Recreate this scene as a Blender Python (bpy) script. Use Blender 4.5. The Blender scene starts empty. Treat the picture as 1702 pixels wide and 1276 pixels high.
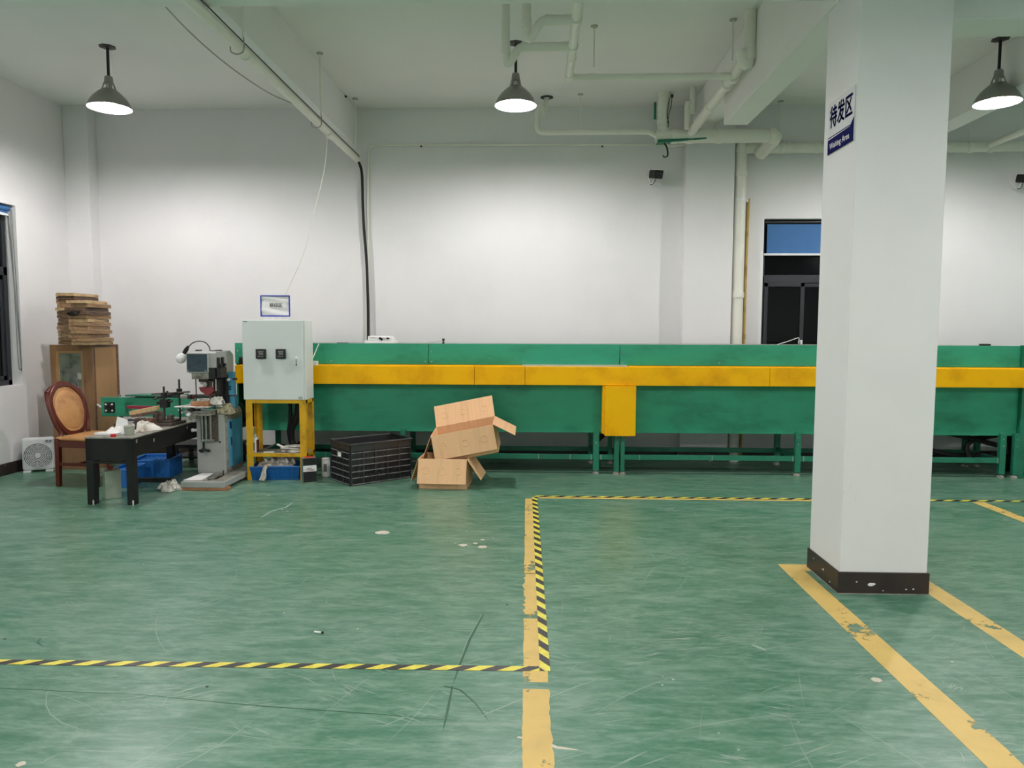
import bpy, bmesh, math, random
from mathutils import Vector, Matrix, Euler, noise as mnoise
PI = math.pi
random.seed(7)
sc = bpy.context.scene
C = sc.collection

# ---------------------------------------------------------------- camera, world, exposure
CAM_H, FPX = 1.5, 1200.0
pitch, yaw, roll = math.radians(4.3), math.radians(1.75), math.radians(0.2)
fwd = Vector((-math.sin(yaw)*math.cos(pitch), math.cos(yaw)*math.cos(pitch), -math.sin(pitch)))
rgt = Vector((math.cos(yaw), math.sin(yaw), 0)); upv = rgt.cross(fwd)
rgt, upv = math.cos(roll)*rgt+math.sin(roll)*upv, -math.sin(roll)*rgt+math.cos(roll)*upv
cd = bpy.data.cameras.new('camera'); cam = bpy.data.objects.new('camera', cd); C.objects.link(cam)
cd.sensor_width = 36; cd.lens = 36*FPX/1702; cd.clip_start = .05; cd.clip_end = 100
cam.matrix_world = Matrix(((rgt.x, upv.x, -fwd.x, 0), (rgt.y, upv.y, -fwd.y, 0), (rgt.z, upv.z, -fwd.z, CAM_H), (0, 0, 0, 1)))
sc.camera = cam
w = bpy.data.worlds.new('night'); sc.world = w; w.use_nodes = True
w.node_tree.nodes['Background'].inputs[0].default_value = (.012, .016, .03, 1)
w.node_tree.nodes['Background'].inputs[1].default_value = .6
sc.view_settings.view_transform = 'Standard'; sc.view_settings.look = 'None'
sc.view_settings.exposure = 0.0; sc.view_settings.gamma = 1; sc.view_settings.use_curve_mapping = False
LAMP_POWER = 1650.0
LAMP_COLOR = (1.0, .948, .945)

def P(x, y, Y):            # point on the vertical plane at depth Y
    d = fwd+rgt*((x-851)/FPX)-upv*((y-638)/FPX); t = Y/d.y
    return Vector((d.x*t, Y, d.z*t+CAM_H))
def FL(x, y, z=0.0):       # point on the horizontal plane at height z
    d = fwd+rgt*((x-851)/FPX)-upv*((y-638)/FPX); t = (z-CAM_H)/d.z
    return Vector((d.x*t, d.y*t, z))

# ---------------------------------------------------------------- materials
def srgb(r, g, b):
    f = lambda c: (c/255/12.92) if c/255 <= .04045 else ((c/255+.055)/1.055)**2.4
    return (f(r), f(g), f(b), 1)
def N(nt, t, **kw):
    n = nt.nodes.new(t)
    for k, v in kw.items():
        if k.startswith('i_'):
            key = k[2:]
            key = int(key) if key.isdigit() else key.replace('_', ' ')
            n.inputs[key].default_value = v
        else: setattr(n, k, v)
    return n
def ramp(nt, src, stops):
    r = nt.nodes.new('ShaderNodeValToRGB'); e = r.color_ramp.elements
    while len(e) < len(stops): e.new(.5)
    for i, (p, c) in enumerate(stops):
        e[i].position = p; e[i].color = c if len(c) == 4 else (*c, 1)
    nt.links.new(src, r.inputs[0]); return r
def g(v): return (v, v, v, 1)
def mat(name, col, rough=.5, metal=0, var=.12, scale=6, bump=0, bscale=40, dark=None, spec=.5, stretch=(1, 1, 1), emit=0, trans=0, coords='Object', spots=None):
    m = bpy.data.materials.new(name); m.use_nodes = True; nt = m.node_tree; L = nt.links
    b = nt.nodes['Principled BSDF']
    b.inputs['Roughness'].default_value = rough; b.inputs['Metallic'].default_value = metal
    b.inputs['Specular IOR Level'].default_value = spec
    tc = N(nt, 'ShaderNodeTexCoord'); mp = N(nt, 'ShaderNodeMapping'); mp.inputs['Scale'].default_value = stretch
    L.new(tc.outputs[coords], mp.inputs[0])
    n1 = N(nt, 'ShaderNodeTexNoise', i_Scale=scale, i_Detail=5.0, i_Roughness=.6); L.new(mp.outputs[0], n1.inputs[0])
    c2 = dark if dark else tuple(c*(1-var) for c in col[:3])+(1,)
    hi = tuple(min(1, c*(1+var*.35)) for c in col[:3])+(1,)
    r = ramp(nt, n1.outputs[0], [(.3, c2), (.5, col), (.72, hi)])
    out = r.outputs[0]
    if spots:
        n3 = N(nt, 'ShaderNodeTexNoise', i_Scale=spots[1], i_Detail=3.0); L.new(mp.outputs[0], n3.inputs[0])
        rs = ramp(nt, n3.outputs[0], [(spots[2], g(0)), (spots[2]+.04, g(1))])
        mx = N(nt, 'ShaderNodeMix', data_type='RGBA'); L.new(rs.outputs[0], mx.inputs[0]); L.new(out, mx.inputs[6]); mx.inputs[7].default_value = spots[0]
        out = mx.outputs[2]
    L.new(out, b.inputs['Base Color'])
    if bump:
        n2 = N(nt, 'ShaderNodeTexNoise', i_Scale=bscale, i_Detail=4.0); L.new(mp.outputs[0], n2.inputs[0])
        bp = N(nt, 'ShaderNodeBump', i_Strength=bump, i_Distance=.01); L.new(n2.outputs[0], bp.inputs['Height']); L.new(bp.outputs[0], b.inputs['Normal'])
    if emit:
        b.inputs['Emission Color'].default_value = col; b.inputs['Emission Strength'].default_value = emit
    if trans:
        b.inputs['Transmission Weight'].default_value = trans
    return m

MT = {}
MT['wall'] = mat('white_wall_paint', srgb(233, 232, 232), .75, var=.04, scale=1.3, bump=.05, bscale=25, spec=.2, spots=(srgb(200, 199, 197), 4.5, .78))
MT['ceiling'] = mat('ceiling_paint', srgb(238, 239, 236), .85, var=.03, scale=1.0, spec=.15)
MT['base'] = mat('dark_brown_skirting', srgb(50, 40, 38), .45, var=.3, scale=9, spots=(srgb(210, 208, 204), 24, .72))
MT['green'] = mat('green_machine_enamel', srgb(44, 150, 116), .38, var=.34, scale=2.2, stretch=(1, 1, 2.2), dark=srgb(28, 122, 92), bump=.03, bscale=5)
MT['green2'] = mat('green_steel', srgb(34, 122, 94), .4, var=.3, scale=5)
MT['yellow'] = mat('yellow_machine_enamel', srgb(255, 190, 2), .35, var=.2, scale=2.6, dark=srgb(232, 164, 2), bump=.03, bscale=5, spec=.25)
MT['yellow2'] = mat('yellow_stand_enamel', srgb(222, 170, 20), .4, var=.25, scale=7, dark=srgb(170, 120, 20))
MT['rawsteel'] = mat('raw_steel_edge', srgb(205, 200, 190), .4, .6, var=.2)
MT['cabgrey'] = mat('pale_grey_enamel', srgb(224, 230, 228), .35, var=.03, scale=3)
MT['crate'] = mat('black_crate_plastic', srgb(40, 41, 44), .35, var=.3, scale=12, spec=.8)
MT['black'] = mat('black_plastic', srgb(16, 17, 19), .4, var=.3, scale=12)
MT['blackmatte'] = mat('black_lacquer', srgb(9, 10, 12), .5, var=.35, scale=8)
MT['rubber'] = mat('black_rubber', srgb(14, 14, 15), .65, var=.3)
MT['darksteel'] = mat('dark_steel', srgb(58, 54, 52), .4, .7, var=.5, scale=30)
MT['steel'] = mat('machined_steel', srgb(168, 168, 164), .3, .85, var=.25, scale=20)
MT['rust'] = mat('grimy_iron', srgb(92, 80, 72), .55, .4, var=.6, scale=40, dark=srgb(35, 30, 28))
MT['greypaint'] = mat('grey_machine_paint', srgb(170, 172, 168), .42, var=.14, scale=5)
MT['greydirty'] = mat('stained_grey_paint', srgb(150, 148, 138), .5, var=.35, scale=12, dark=srgb(95, 92, 82))
MT['stained'] = mat('ink_stained_beige', srgb(170, 162, 132), .6, var=.6, scale=30, dark=srgb(60, 55, 42))
MT['blue'] = mat('sky_blue_panel', srgb(82, 158, 192), .35, var=.12, scale=4)
MT['bluep'] = mat('blue_plastic', srgb(14, 92, 160), .4, var=.2, scale=5)
MT['blueb'] = mat('bright_blue_plastic', srgb(44, 122, 204), .42, var=.15, scale=5)
MT['blind'] = mat('blue_blind_fabric', srgb(60, 112, 168), .7, var=.08, scale=6)
MT['white'] = mat('white_plastic', srgb(238, 238, 236), .4, var=.04)
MT['pvc'] = mat('cream_pvc', srgb(234, 233, 222), .4, var=.05, scale=4)
MT['pvcd'] = mat('grey_pvc_ring', srgb(170, 170, 155), .5, var=.1)
MT['brownpipe'] = mat('brown_stained_pipe', srgb(196, 164, 92), .6, var=.3, scale=3, dark=srgb(140, 108, 50))
MT['wood'] = mat('raw_pine', srgb(200, 170, 126), .6, var=.35, scale=5, stretch=(9, 1.2, 9), dark=srgb(150, 110, 66))
MT['wood2'] = mat('aged_pine', srgb(166, 132, 96), .62, var=.4, scale=6, stretch=(9, 1.2, 9), dark=srgb(112, 76, 46))
MT['wood3'] = mat('dark_stained_pine', srgb(108, 82, 64), .6, var=.45, scale=6, stretch=(9, 1.2, 9), dark=srgb(60, 40, 30))
MT['ply'] = mat('brown_plywood', srgb(142, 106, 72), .55, var=.22, scale=3, stretch=(6, 6, 1))
MT['plyl'] = mat('light_plywood', srgb(172, 132, 86), .55, var=.12, scale=3, stretch=(6, 6, 1))
MT['mahog'] = mat('red_brown_varnish', srgb(92, 34, 22), .28, var=.4, scale=8, stretch=(6, 6, 1))
MT['leather'] = mat('tan_leather', srgb(196, 146, 94), .42, var=.3, scale=6, dark=srgb(166, 112, 66), bump=.15, bscale=60)
MT['rag'] = mat('dirty_white_cloth', srgb(226, 222, 214), .9, var=.35, scale=18, dark=srgb(160, 150, 140))
MT['ragd'] = mat('soiled_cloth', srgb(205, 198, 186), .9, var=.6, scale=22, dark=srgb(90, 74, 64))
MT['paper'] = mat('white_paper', srgb(240, 240, 238), .8, var=.03)
MT['card'] = mat('corrugated_cardboard', srgb(238, 192, 146), .75, var=.1, scale=2.5, stretch=(14, 1, 1), bump=.12, bscale=3)
MT['cardin'] = mat('cardboard_inside', srgb(196, 156, 110), .8, var=.12, scale=6)
MT['tin'] = mat('tinplate', srgb(186, 194, 178), .28, .75, var=.3, scale=6)
MT['red'] = mat('red_plastic', srgb(206, 34, 40), .4, var=.1)
MT['maroon'] = mat('maroon_silicone', srgb(140, 52, 56), .5, var=.3, scale=20)
MT['crimson'] = mat('crimson_enamel', srgb(150, 26, 58), .35, var=.1)
MT['navy'] = mat('navy_print', srgb(20, 22, 88), .9, var=.05, spec=.1)
MT['bluef'] = mat('blue_sign_frame', srgb(30, 52, 170), .4, var=.05)
MT['print'] = mat('black_print', srgb(22, 20, 34), .9, var=.05, spec=.1)
MT['alu'] = mat('aluminium_shade', srgb(150, 150, 146), .38, .8, var=.1)
MT['shadein'] = mat('white_reflector', srgb(246, 246, 246), .3, .85, var=.01)
MT['winframe'] = mat('charcoal_window_frame', srgb(52, 55, 60), .4, .3, var=.08)
MT['glass'] = mat('night_window_glass', srgb(8, 9, 12), .1, var=.1, spec=.2)
MT['meter'] = mat('meter_face', srgb(30, 34, 34), .15, var=.3, scale=60)
MT['film'] = mat('crumpled_plastic_film', srgb(44, 66, 78), .18, var=.3, scale=14, bump=.9, bscale=14)
MT['fangrey'] = mat('light_grey_plastic', srgb(206, 208, 208), .4, var=.05)
MT['fandark'] = mat('fan_dark_recess', srgb(62, 64, 66), .5, var=.1)
MT['signboard'] = mat('pale_grey_board', srgb(206, 208, 210), .5, var=.03)
MT['grille'] = mat('dark_grey_grille', srgb(120, 122, 122), .45, var=.1)
MT['plank'] = mat('orange_brown_plank', srgb(172, 120, 84), .6, var=.3, scale=8)
MT['jar'] = mat('translucent_plastic', srgb(205, 210, 195), .3, var=.05, trans=.55)
MT['bulb'] = mat('frosted_bulb', srgb(236, 236, 236), .3, var=.01)
MT['scratch'] = mat('pale_scratch', srgb(196, 216, 202), .6, var=.2, scale=3)
MT['scratch'].node_tree.nodes['Principled BSDF'].inputs['Alpha'].default_value = .6
MT['ribs'] = mat('highlit_black_plastic', srgb(128, 128, 130), .4, var=.5, scale=14, dark=srgb(60, 60, 62))  # black crate ribs painted lighter grey to carry their glossy edge highlights
MT['scraps'] = mat('scuffed_paint_chip', srgb(214, 206, 190), .8, var=.15)
MT['pcb'] = mat('mottled_panel', srgb(120, 128, 112), .6, var=.6, scale=9, dark=srgb(70, 74, 66), spots=(srgb(190, 194, 186), 7, .62))
MT['lit'] = mat('lit_bulb', (1, .98, .97, 1), .3, var=0)

def floor_material():
    m = bpy.data.materials.new('scuffed_green_epoxy'); m.use_nodes = True; nt = m.node_tree; L = nt.links
    b = nt.nodes['Principled BSDF']
    geo = N(nt, 'ShaderNodeNewGeometry')
    def mapped(rot, s):
        mp = N(nt, 'ShaderNodeMapping'); mp.inputs['Rotation'].default_value = (0, 0, rot); mp.inputs['Scale'].default_value = s
        L.new(geo.outputs['Position'], mp.inputs[0]); return mp
    def mixc(a, bcol, f, mode='MIX'):
        mx = N(nt, 'ShaderNodeMix', data_type='RGBA', blend_type=mode)
        L.new(f, mx.inputs[0]); L.new(a, mx.inputs[6])
        if isinstance(bcol, tuple): mx.inputs[7].default_value = bcol
        else: L.new(bcol, mx.inputs[7])
        return mx.outputs[2]
    def mul(a, bb):
        n = N(nt, 'ShaderNodeMath', operation='MULTIPLY'); L.new(a, n.inputs[0])
        if isinstance(bb, float): n.inputs[1].default_value = bb
        else: L.new(bb, n.inputs[1])
        return n.outputs[0]
    n0 = N(nt, 'ShaderNodeTexNoise', i_Scale=.55, i_Detail=4.0); L.new(mapped(0, (1, 1, 1)).outputs[0], n0.inputs[0])
    base = ramp(nt, n0.outputs[0], [(.3, srgb(54, 112, 84)), (.55, srgb(64, 121, 94)), (.75, srgb(76, 130, 106))]).outputs[0]
    # broad cloudy wear, streaky in several directions
    col = base
    for rot, s, sc_, lo, hi, amt, tint in ((0, (1, 1, 1), .9, .45, .75, .30, srgb(122, 152, 140)), (.35, (.5, 1.5, 1), 6.0, .46, .74, .40, srgb(160, 186, 168)), (-.45, (.5, 1.7, 1), 8.0, .47, .76, .38, srgb(165, 190, 172)),
                                     (1.25, (.55, 1.5, 1), 7.0, .48, .78, .32, srgb(160, 186, 168)), (.1, (.35, 1.8, 1), 15.0, .48, .78, .36, srgb(178, 200, 184)), (.8, (.4, 2.2, 1), 22.0, .5, .8, .34, srgb(184, 206, 190)),
                                     (2.3, (.9, 1.2, 1), 2.6, .45, .9, .28, srgb(48, 104, 80))):
        n = N(nt, 'ShaderNodeTexNoise', i_Scale=sc_, i_Detail=8.0, i_Roughness=.72, i_Distortion=.6); L.new(mapped(rot, s).outputs[0], n.inputs[0])
        r = ramp(nt, n.outputs[0], [(lo, g(0)), (hi, g(1))])
        col = mixc(col, tint, mul(r.outputs[0], amt))
    # tiny specks
    v = N(nt, 'ShaderNodeTexVoronoi', i_Scale=9.0); L.new(mapped(0, (1, 1, 1)).outputs[0], v.inputs[0])
    sp = ramp(nt, v.outputs['Distance'], [(.045, g(1)), (.06, g(0))])
    k = N(nt, 'ShaderNodeTexNoise', i_Scale=1.1, i_Detail=2.0); L.new(mapped(3, (1, 1, 1)).outputs[0], k.inputs[0])
    kr = ramp(nt, k.outputs[0], [(.5, g(0)), (.62, g(1))])
    col = mixc(col, srgb(215, 220, 208), mul(mul(sp.outputs[0], kr.outputs[0]), .8))
    L.new(col, b.inputs['Base Color'])
    nr = N(nt, 'ShaderNodeTexNoise', i_Scale=4.0, i_Detail=6.0); L.new(mapped(.4, (.5, 1.5, 1)).outputs[0], nr.inputs[0])
    rr = ramp(nt, nr.outputs[0], [(.3, g(.29)), (.7, g(.38))]); L.new(rr.outputs[0], b.inputs['Roughness'])
    b.inputs['Specular IOR Level'].default_value = .45
    bp = N(nt, 'ShaderNodeBump', i_Strength=.12, i_Distance=.01); L.new(n0.outputs[0], bp.inputs['Height']); L.new(bp.outputs[0], b.inputs['Normal'])
    return m
MT['floor'] = floor_material()

def worn_line_material(name, col, lo, cells):
    m = mat(name, col, .5, var=.12, scale=7, coords='Object'); nt = m.node_tree; L = nt.links
    b = nt.nodes['Principled BSDF']; out = nt.nodes['Material Output']
    geo = N(nt, 'ShaderNodeNewGeometry')
    n = N(nt, 'ShaderNodeTexNoise', i_Scale=cells, i_Detail=9.0, i_Roughness=.75); L.new(geo.outputs['Position'], n.inputs[0])
    n2 = N(nt, 'ShaderNodeTexNoise', i_Scale=2.1, i_Detail=2.0); L.new(geo.outputs['Position'], n2.inputs[0])
    a = N(nt, 'ShaderNodeMath', operation='ADD'); L.new(n.outputs[0], a.inputs[0]); L.new(n2.outputs[0], a.inputs[1])
    r = ramp(nt, a.outputs[0], [(lo, g(1)), (lo+.015, g(0))])
    a.use_clamp = False
    h = N(nt, 'ShaderNodeMath', operation='MULTIPLY', i_1=.5); L.new(a.outputs[0], h.inputs[0]); L.new(h.outputs[0], r.inputs[0])
    L.new(r.outputs[0], b.inputs['Alpha'])
    return m
MT['line'] = worn_line_material('worn_yellow_line_paint', srgb(226, 192, 112), .562, 9)
def tape_material():
    m = bpy.data.materials.new('black_yellow_hazard_tape'); m.use_nodes = True; nt = m.node_tree; L = nt.links
    b = nt.nodes['Principled BSDF']; b.inputs['Roughness'].default_value = .35
    tc = N(nt, 'ShaderNodeTexCoord'); sp = N(nt, 'ShaderNodeSeparateXYZ'); L.new(tc.outputs['Object'], sp.inputs[0])
    k = N(nt, 'ShaderNodeMath', operation='MULTIPLY', i_1=-1.45); L.new(sp.outputs[1], k.inputs[0])
    a = N(nt, 'ShaderNodeMath', operation='ADD'); L.new(sp.outputs[0], a.inputs[0]); L.new(k.outputs[0], a.inputs[1])
    d = N(nt, 'ShaderNodeMath', operation='DIVIDE', i_1=.146); L.new(a.outputs[0], d.inputs[0])
    f = N(nt, 'ShaderNodeMath', operation='FRACT'); L.new(d.outputs[0], f.inputs[0])
    gt = N(nt, 'ShaderNodeMath', operation='GREATER_THAN', i_1=.5); L.new(f.outputs[0], gt.inputs[0])
    n = N(nt, 'ShaderNodeTexNoise', i_Scale=30.0, i_Detail=4.0); L.new(tc.outputs['Object'], n.inputs[0])
    y = ramp(nt, n.outputs[0], [(.3, srgb(226, 208, 70)), (.6, srgb(246, 234, 96))])
    kk = ramp(nt, n.outputs[0], [(.3, srgb(44, 40, 44)), (.7, srgb(66, 60, 62))])
    mx = N(nt, 'ShaderNodeMix', data_type='RGBA'); L.new(gt.outputs[0], mx.inputs[0]); L.new(y.outputs[0], mx.inputs[6]); L.new(kk.outputs[0], mx.inputs[7])
    L.new(mx.outputs[2], b.inputs['Base Color']); return m
MT['tape'] = tape_material()
def bulb_emission():
    m = MT['lit']; b = m.node_tree.nodes['Principled BSDF']
    b.inputs['Emission Color'].default_value = (*LAMP_COLOR, 1)
    b.inputs['Emission Strength'].default_value = LAMP_POWER
bulb_emission()

# ---------------------------------------------------------------- mesh helpers
class M:
    def __init__(s): s.bm = bmesh.new()
    def box(s, x0, x1, y0, y1, z0, z1, rot=None, piv=None):
        r = bmesh.ops.create_cube(s.bm, size=1)['verts']
        c = Vector(((x0+x1)/2, (y0+y1)/2, (z0+z1)/2))
        bmesh.ops.scale(s.bm, vec=(x1-x0, y1-y0, z1-z0), verts=r)
        bmesh.ops.translate(s.bm, vec=c, verts=r)
        if rot is not None:
            bmesh.ops.rotate(s.bm, cent=piv if piv is not None else c, matrix=Euler(rot).to_matrix(), verts=r)
        return s
    def hexa(s, a, b):      # two quads (4 pts each, same order) joined into a solid
        va = [s.bm.verts.new(p) for p in a]; vb = [s.bm.verts.new(p) for p in b]
        n = len(va)
        s.bm.faces.new(va); s.bm.faces.new(vb[::-1])
        for i in range(n): s.bm.faces.new((va[i], vb[i], vb[(i+1) % n], va[(i+1) % n]))
        return s
    def prism(s, pts, axis, lo, hi):    # outline in the plane across axis
        def p(u, v, t): return {'x': (t, u, v), 'y': (u, t, v), 'z': (u, v, t)}[axis]
        return s.hexa([p(u, v, lo) for u, v in pts], [p(u, v, hi) for u, v in pts])
    def cyl(s, p0, p1, r0, r1=None, n=16, cap=True):
        p0, p1 = Vector(p0), Vector(p1); r1 = r0 if r1 is None else r1
        d = p1-p0; q = d.to_track_quat('Z', 'Y').to_matrix()
        A = [s.bm.verts.new(p0+q@Vector((r0*math.cos(2*PI*i/n), r0*math.sin(2*PI*i/n), 0))) for i in range(n)]
        B = [s.bm.verts.new(p1+q@Vector((r1*math.cos(2*PI*i/n), r1*math.sin(2*PI*i/n), 0))) for i in range(n)]
        for i in range(n): s.bm.faces.new((A[i], A[(i+1) % n], B[(i+1) % n], B[i]))
        if cap: s.bm.faces.new(A[::-1]); s.bm.faces.new(B)
        return s
    def tube(s, pts, r, n=10, res=0):
        pts = [Vector(p) for p in pts]
        if res:                     # Catmull-Rom smoothing
            out = []
            for i in range(len(pts)-1):
                a, b, c, d = pts[max(i-1, 0)], pts[i], pts[i+1], pts[min(i+2, len(pts)-1)]
                for k in range(res):
                    t = k/res
                    out.append(.5*((2*b)+(c-a)*t+(2*a-5*b+4*c-d)*t*t+(3*b-a-3*c+d)*t**3))
            out.append(pts[-1]); pts = out
        rings = []; ref = None
        for i, p in enumerate(pts):
            t = (pts[min(i+1, len(pts)-1)]-pts[max(i-1, 0)]).normalized()
            if ref is None: ref = t.orthogonal().normalized()
            u = (ref-t*ref.dot(t)).normalized(); ref = u; v = t.cross(u)
            # widen mitred corners
            k = 1.0
            if 0 < i < len(pts)-1:
                a = (p-pts[i-1]).normalized().dot((pts[i+1]-p).normalized()); k = 1/max(.7, math.sqrt(max(.01, (1+a)/2)))
            rings.append([s.bm.verts.new(p+(u*math.cos(2*PI*j/n)+v*math.sin(2*PI*j/n))*r*min(k, 1.2)) for j in range(n)])
        for A, B in zip(rings, rings[1:]):
            for j in range(n): s.bm.faces.new((A[j], A[(j+1) % n], B[(j+1) % n], B[j]))
        s.bm.faces.new(rings[0][::-1]); s.bm.faces.new(rings[-1]); return s
    def lathe(s, prof, c=(0, 0, 0), n=32, close=False):
        c = Vector(c); rings = []
        for r, z in prof:
            rings.append([s.bm.verts.new(c+Vector((r*math.cos(2*PI*j/n), r*math.sin(2*PI*j/n), z))) for j in range(n)])
        for A, B in zip(rings, rings[1:]):
            for j in range(n): s.bm.faces.new((A[j], A[(j+1) % n], B[(j+1) % n], B[j]))
        if close:
            s.bm.faces.new(rings[0][::-1]); s.bm.faces.new(rings[-1])
        return s
    def sphere(s, c, r, sx=1, sy=1, sz=1, n=16):
        v = bmesh.ops.create_uvsphere(s.bm, u_segments=n, v_segments=max(6, n//2), radius=r)['verts']
        bmesh.ops.scale(s.bm, vec=(sx, sy, sz), verts=v); bmesh.ops.translate(s.bm, vec=Vector(c), verts=v); return s
    def ring(s, c, R_, r, axis='y', n=28, m=6):
        vs = []
        for i in range(n):
            a = 2*PI*i/n; row = []
            for j in range(m):
                bb = 2*PI*j/m; rr = R_+r*math.cos(bb); h = r*math.sin(bb)
                p = {'y': (rr*math.cos(a), h, rr*math.sin(a)), 'x': (h, rr*math.cos(a), rr*math.sin(a)), 'z': (rr*math.cos(a), rr*math.sin(a), h)}[axis]
                row.append(s.bm.verts.new(Vector(c)+Vector(p)))
            vs.append(row)
        for i in range(n):
            for j in range(m): s.bm.faces.new((vs[i][j], vs[(i+1) % n][j], vs[(i+1) % n][(j+1) % m], vs[i][(j+1) % m]))
        return s
    def xf(s, mtx): bmesh.ops.transform(s.bm, matrix=mtx, verts=s.bm.verts[:]); return s
    def build(s, name, m, parent=None, bevel=0, smooth=False, world=False, seg=2):
        bmesh.ops.recalc_face_normals(s.bm, faces=s.bm.faces[:])
        if world and parent is not None:
            s.xf(WM(parent).inverted())
        me = bpy.data.meshes.new(name); s.bm.to_mesh(me); s.bm.free()
        o = bpy.data.objects.new(name, me); C.objects.link(o)
        o.data.materials.append(MT[m] if isinstance(m, str) else m)
        if parent is not None: o.parent = parent
        if smooth:
            for p in me.polygons: p.use_smooth = True
            me.set_sharp_from_angle(angle=math.radians(40))
        if bevel:
            bv = o.modifiers.new('bevel', 'BEVEL'); bv.width = bevel; bv.segments = seg; bv.limit_method = 'ANGLE'; bv.angle_limit = math.radians(40)
        return o
def WM(o):
    m = Matrix.LocRotScale(o.location, o.rotation_euler, o.scale)
    return (WM(o.parent)@m) if o.parent else m
def tag(o, label, cat, group=None):
    o['label'] = label; o['category'] = cat
    if group: o['group'] = group
    return o
def struct(o, label=None):
    o['kind'] = 'structure'
    if label: o['label'] = label
    return o
def thing(name, label, cat, loc=(0, 0, 0), rot=(0, 0, 0), group=None):
    o = bpy.data.objects.new(name, None); C.objects.link(o); o.empty_display_size = .1
    o.location = loc; o.rotation_euler = rot if isinstance(rot, tuple) else (0, 0, rot)
    return tag(o, label, cat, group)
def dup(root, loc, rot=None, label=None):
    r = root.copy(); C.objects.link(r); r.location = loc
    if rot is not None: r.rotation_euler = rot if isinstance(rot, tuple) else (0, 0, rot)
    if label: r['label'] = label
    for ch in list(root.children):
        c = ch.copy(); C.objects.link(c); c.parent = r
        for gch in list(ch.children):
            d = gch.copy(); C.objects.link(d); d.parent = c
    return r
def cloth(name, m, cx, cy, z, sx, sy, h, seed, parent=None, n=26, world=True, cutoff=1.0):
    """crumpled cloth lump resting on z"""
    rnd = random.Random(seed); off = Vector((rnd.uniform(0, 50), rnd.uniform(0, 50), seed*.37)); ph = rnd.uniform(0, 6.3)
    b = M(); n = max(n, 40); rows = [2*PI*i/n for i in range(n)]; grid = []; R_ = 14
    def hh(x, y, q):
        a1 = mnoise.noise(off+Vector((x*1.7, y*1.7, 0))); a2 = 1-abs(mnoise.noise(off+Vector((x*3.1+a1, y*3.1, 5)))*2.2); a3 = mnoise.noise(off+Vector((x*7, y*7, 9)))
        return h*max(0, (1-q**3.5))*max(.12, .42+.35*a1+.30*a2*.8+.12*a3)
    ctr = b.bm.verts.new((cx, cy, z+hh(0, 0, 0)))
    for k in range(1, R_+1):
        q = k/R_; ring_ = []
        for a in rows:
            rr = q*(1+.20*math.sin(3*a+ph)+.10*math.sin(5*a+ph*2)+.05*math.sin(9*a))
            x, y = math.cos(a)*rr, math.sin(a)*rr
            ring_.append(b.bm.verts.new((cx+x*sx, cy+y*sy, z+.003+(hh(x, y, q) if k < R_ else 0))))
        grid.append(ring_)
    m_ = len(rows)
    for j in range(m_): b.bm.faces.new((ctr, grid[0][j], grid[0][(j+1) % m_]))
    for A, B in zip(grid, grid[1:]):
        for j in range(m_): b.bm.faces.new((A[j], B[j], B[(j+1) % m_], A[(j+1) % m_]))
    b.bm.faces.new(grid[-1][::-1])
    return b.build(name, m, parent, world=world, smooth=True)
def text_mesh(name, body, size, m, parent, mtx, extrude=.0008, bold=.0):
    cu = bpy.data.curves.new(name, 'FONT'); cu.body = body; cu.size = size; cu.extrude = extrude; 
    cu.align_x = 'CENTER'; cu.align_y = 'CENTER'; cu.resolution_u = 3
    t = bpy.data.objects.new(name, cu); C.objects.link(t)
    bpy.context.view_layer.update(); dg = bpy.context.evaluated_depsgraph_get()
    me = bpy.data.meshes.new_from_object(t.evaluated_get(dg))
    bpy.data.objects.remove(t); bpy.data.curves.remove(cu)
    o = bpy.data.objects.new(name, me); C.objects.link(o); o.data.materials.clear(); o.data.materials.append(MT[m])
    if bold:
        bb = bmesh.new()
        for dx, dy in ((-bold, 0), (bold, 0), (0, -bold), (0, bold), (0, 0)):
            t2 = me.copy(); t2.transform(Matrix.Translation((dx, dy, (dx+dy)*.01))); bb.from_mesh(t2); bpy.data.meshes.remove(t2)
        bb.to_mesh(me); bb.free()
    me.transform(mtx)
    if parent is not None:
        o.parent = parent
        me.transform(WM(parent).inverted())
    return o
FRONT = Matrix.Rotation(PI/2, 4, 'X')     # text standing upright, facing the camera side (-Y)
# ---------------------------------------------------------------- the setting
XL, XR, YB, YF, ZC = -5.4, 11.5, 8.45, -5.5, 4.03
struct(M().box(XL-.3, XR+.3, YF-.3, YB+.3, -.1, 0).build('floor', 'floor'))
struct(M().box(XL-.3, XR+.3, YF-.3, YB+.3, ZC, ZC+.15).build('ceiling', 'ceiling'))
def wall_with_hole(name, axis, pos0, pos1, lo, hi, holes):
    b = M(); cur = lo
    def put(a0, a1, z0, z1):
        if axis == 'x': b.box(a0, a1, pos0, pos1, z0, z1)
        else: b.box(pos0, pos1, a0, a1, z0, z1)
    for a0, a1, z0, z1 in holes:
        put(cur, a0, 0, ZC); put(a0, a1, 0, z0); put(a0, a1, z1, ZC); cur = a1
    put(cur, hi, 0, ZC)
    return struct(b.build(name, 'wall'))
W2 = (2.62, 4.15, .92, 2.775)      # window in the back wall
W1 = (5.7, 7.46, .90, 2.765)       # window in the left wall (along Y)
wall_with_hole('wall_back', 'x', YB, YB+.25, XL-.3, XR+.3, [W2])
wall_with_hole('wall_left', 'y', XL-.25, XL, YF-.3, YB, [W1])
struct(M().box(XR, XR+.2, YF-.3, YB, 0, ZC).build('wall_right', 'wall'))
struct(M().box(XL, XR, YF-.2, YF, 0, ZC).build('wall_front', 'wall'))
struct(M().box(XL, XL+.285, 8.28, YB, 0, ZC).build('wall_column', 'wall', bevel=.004), 'shallow white wall column in the far left corner')
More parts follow.
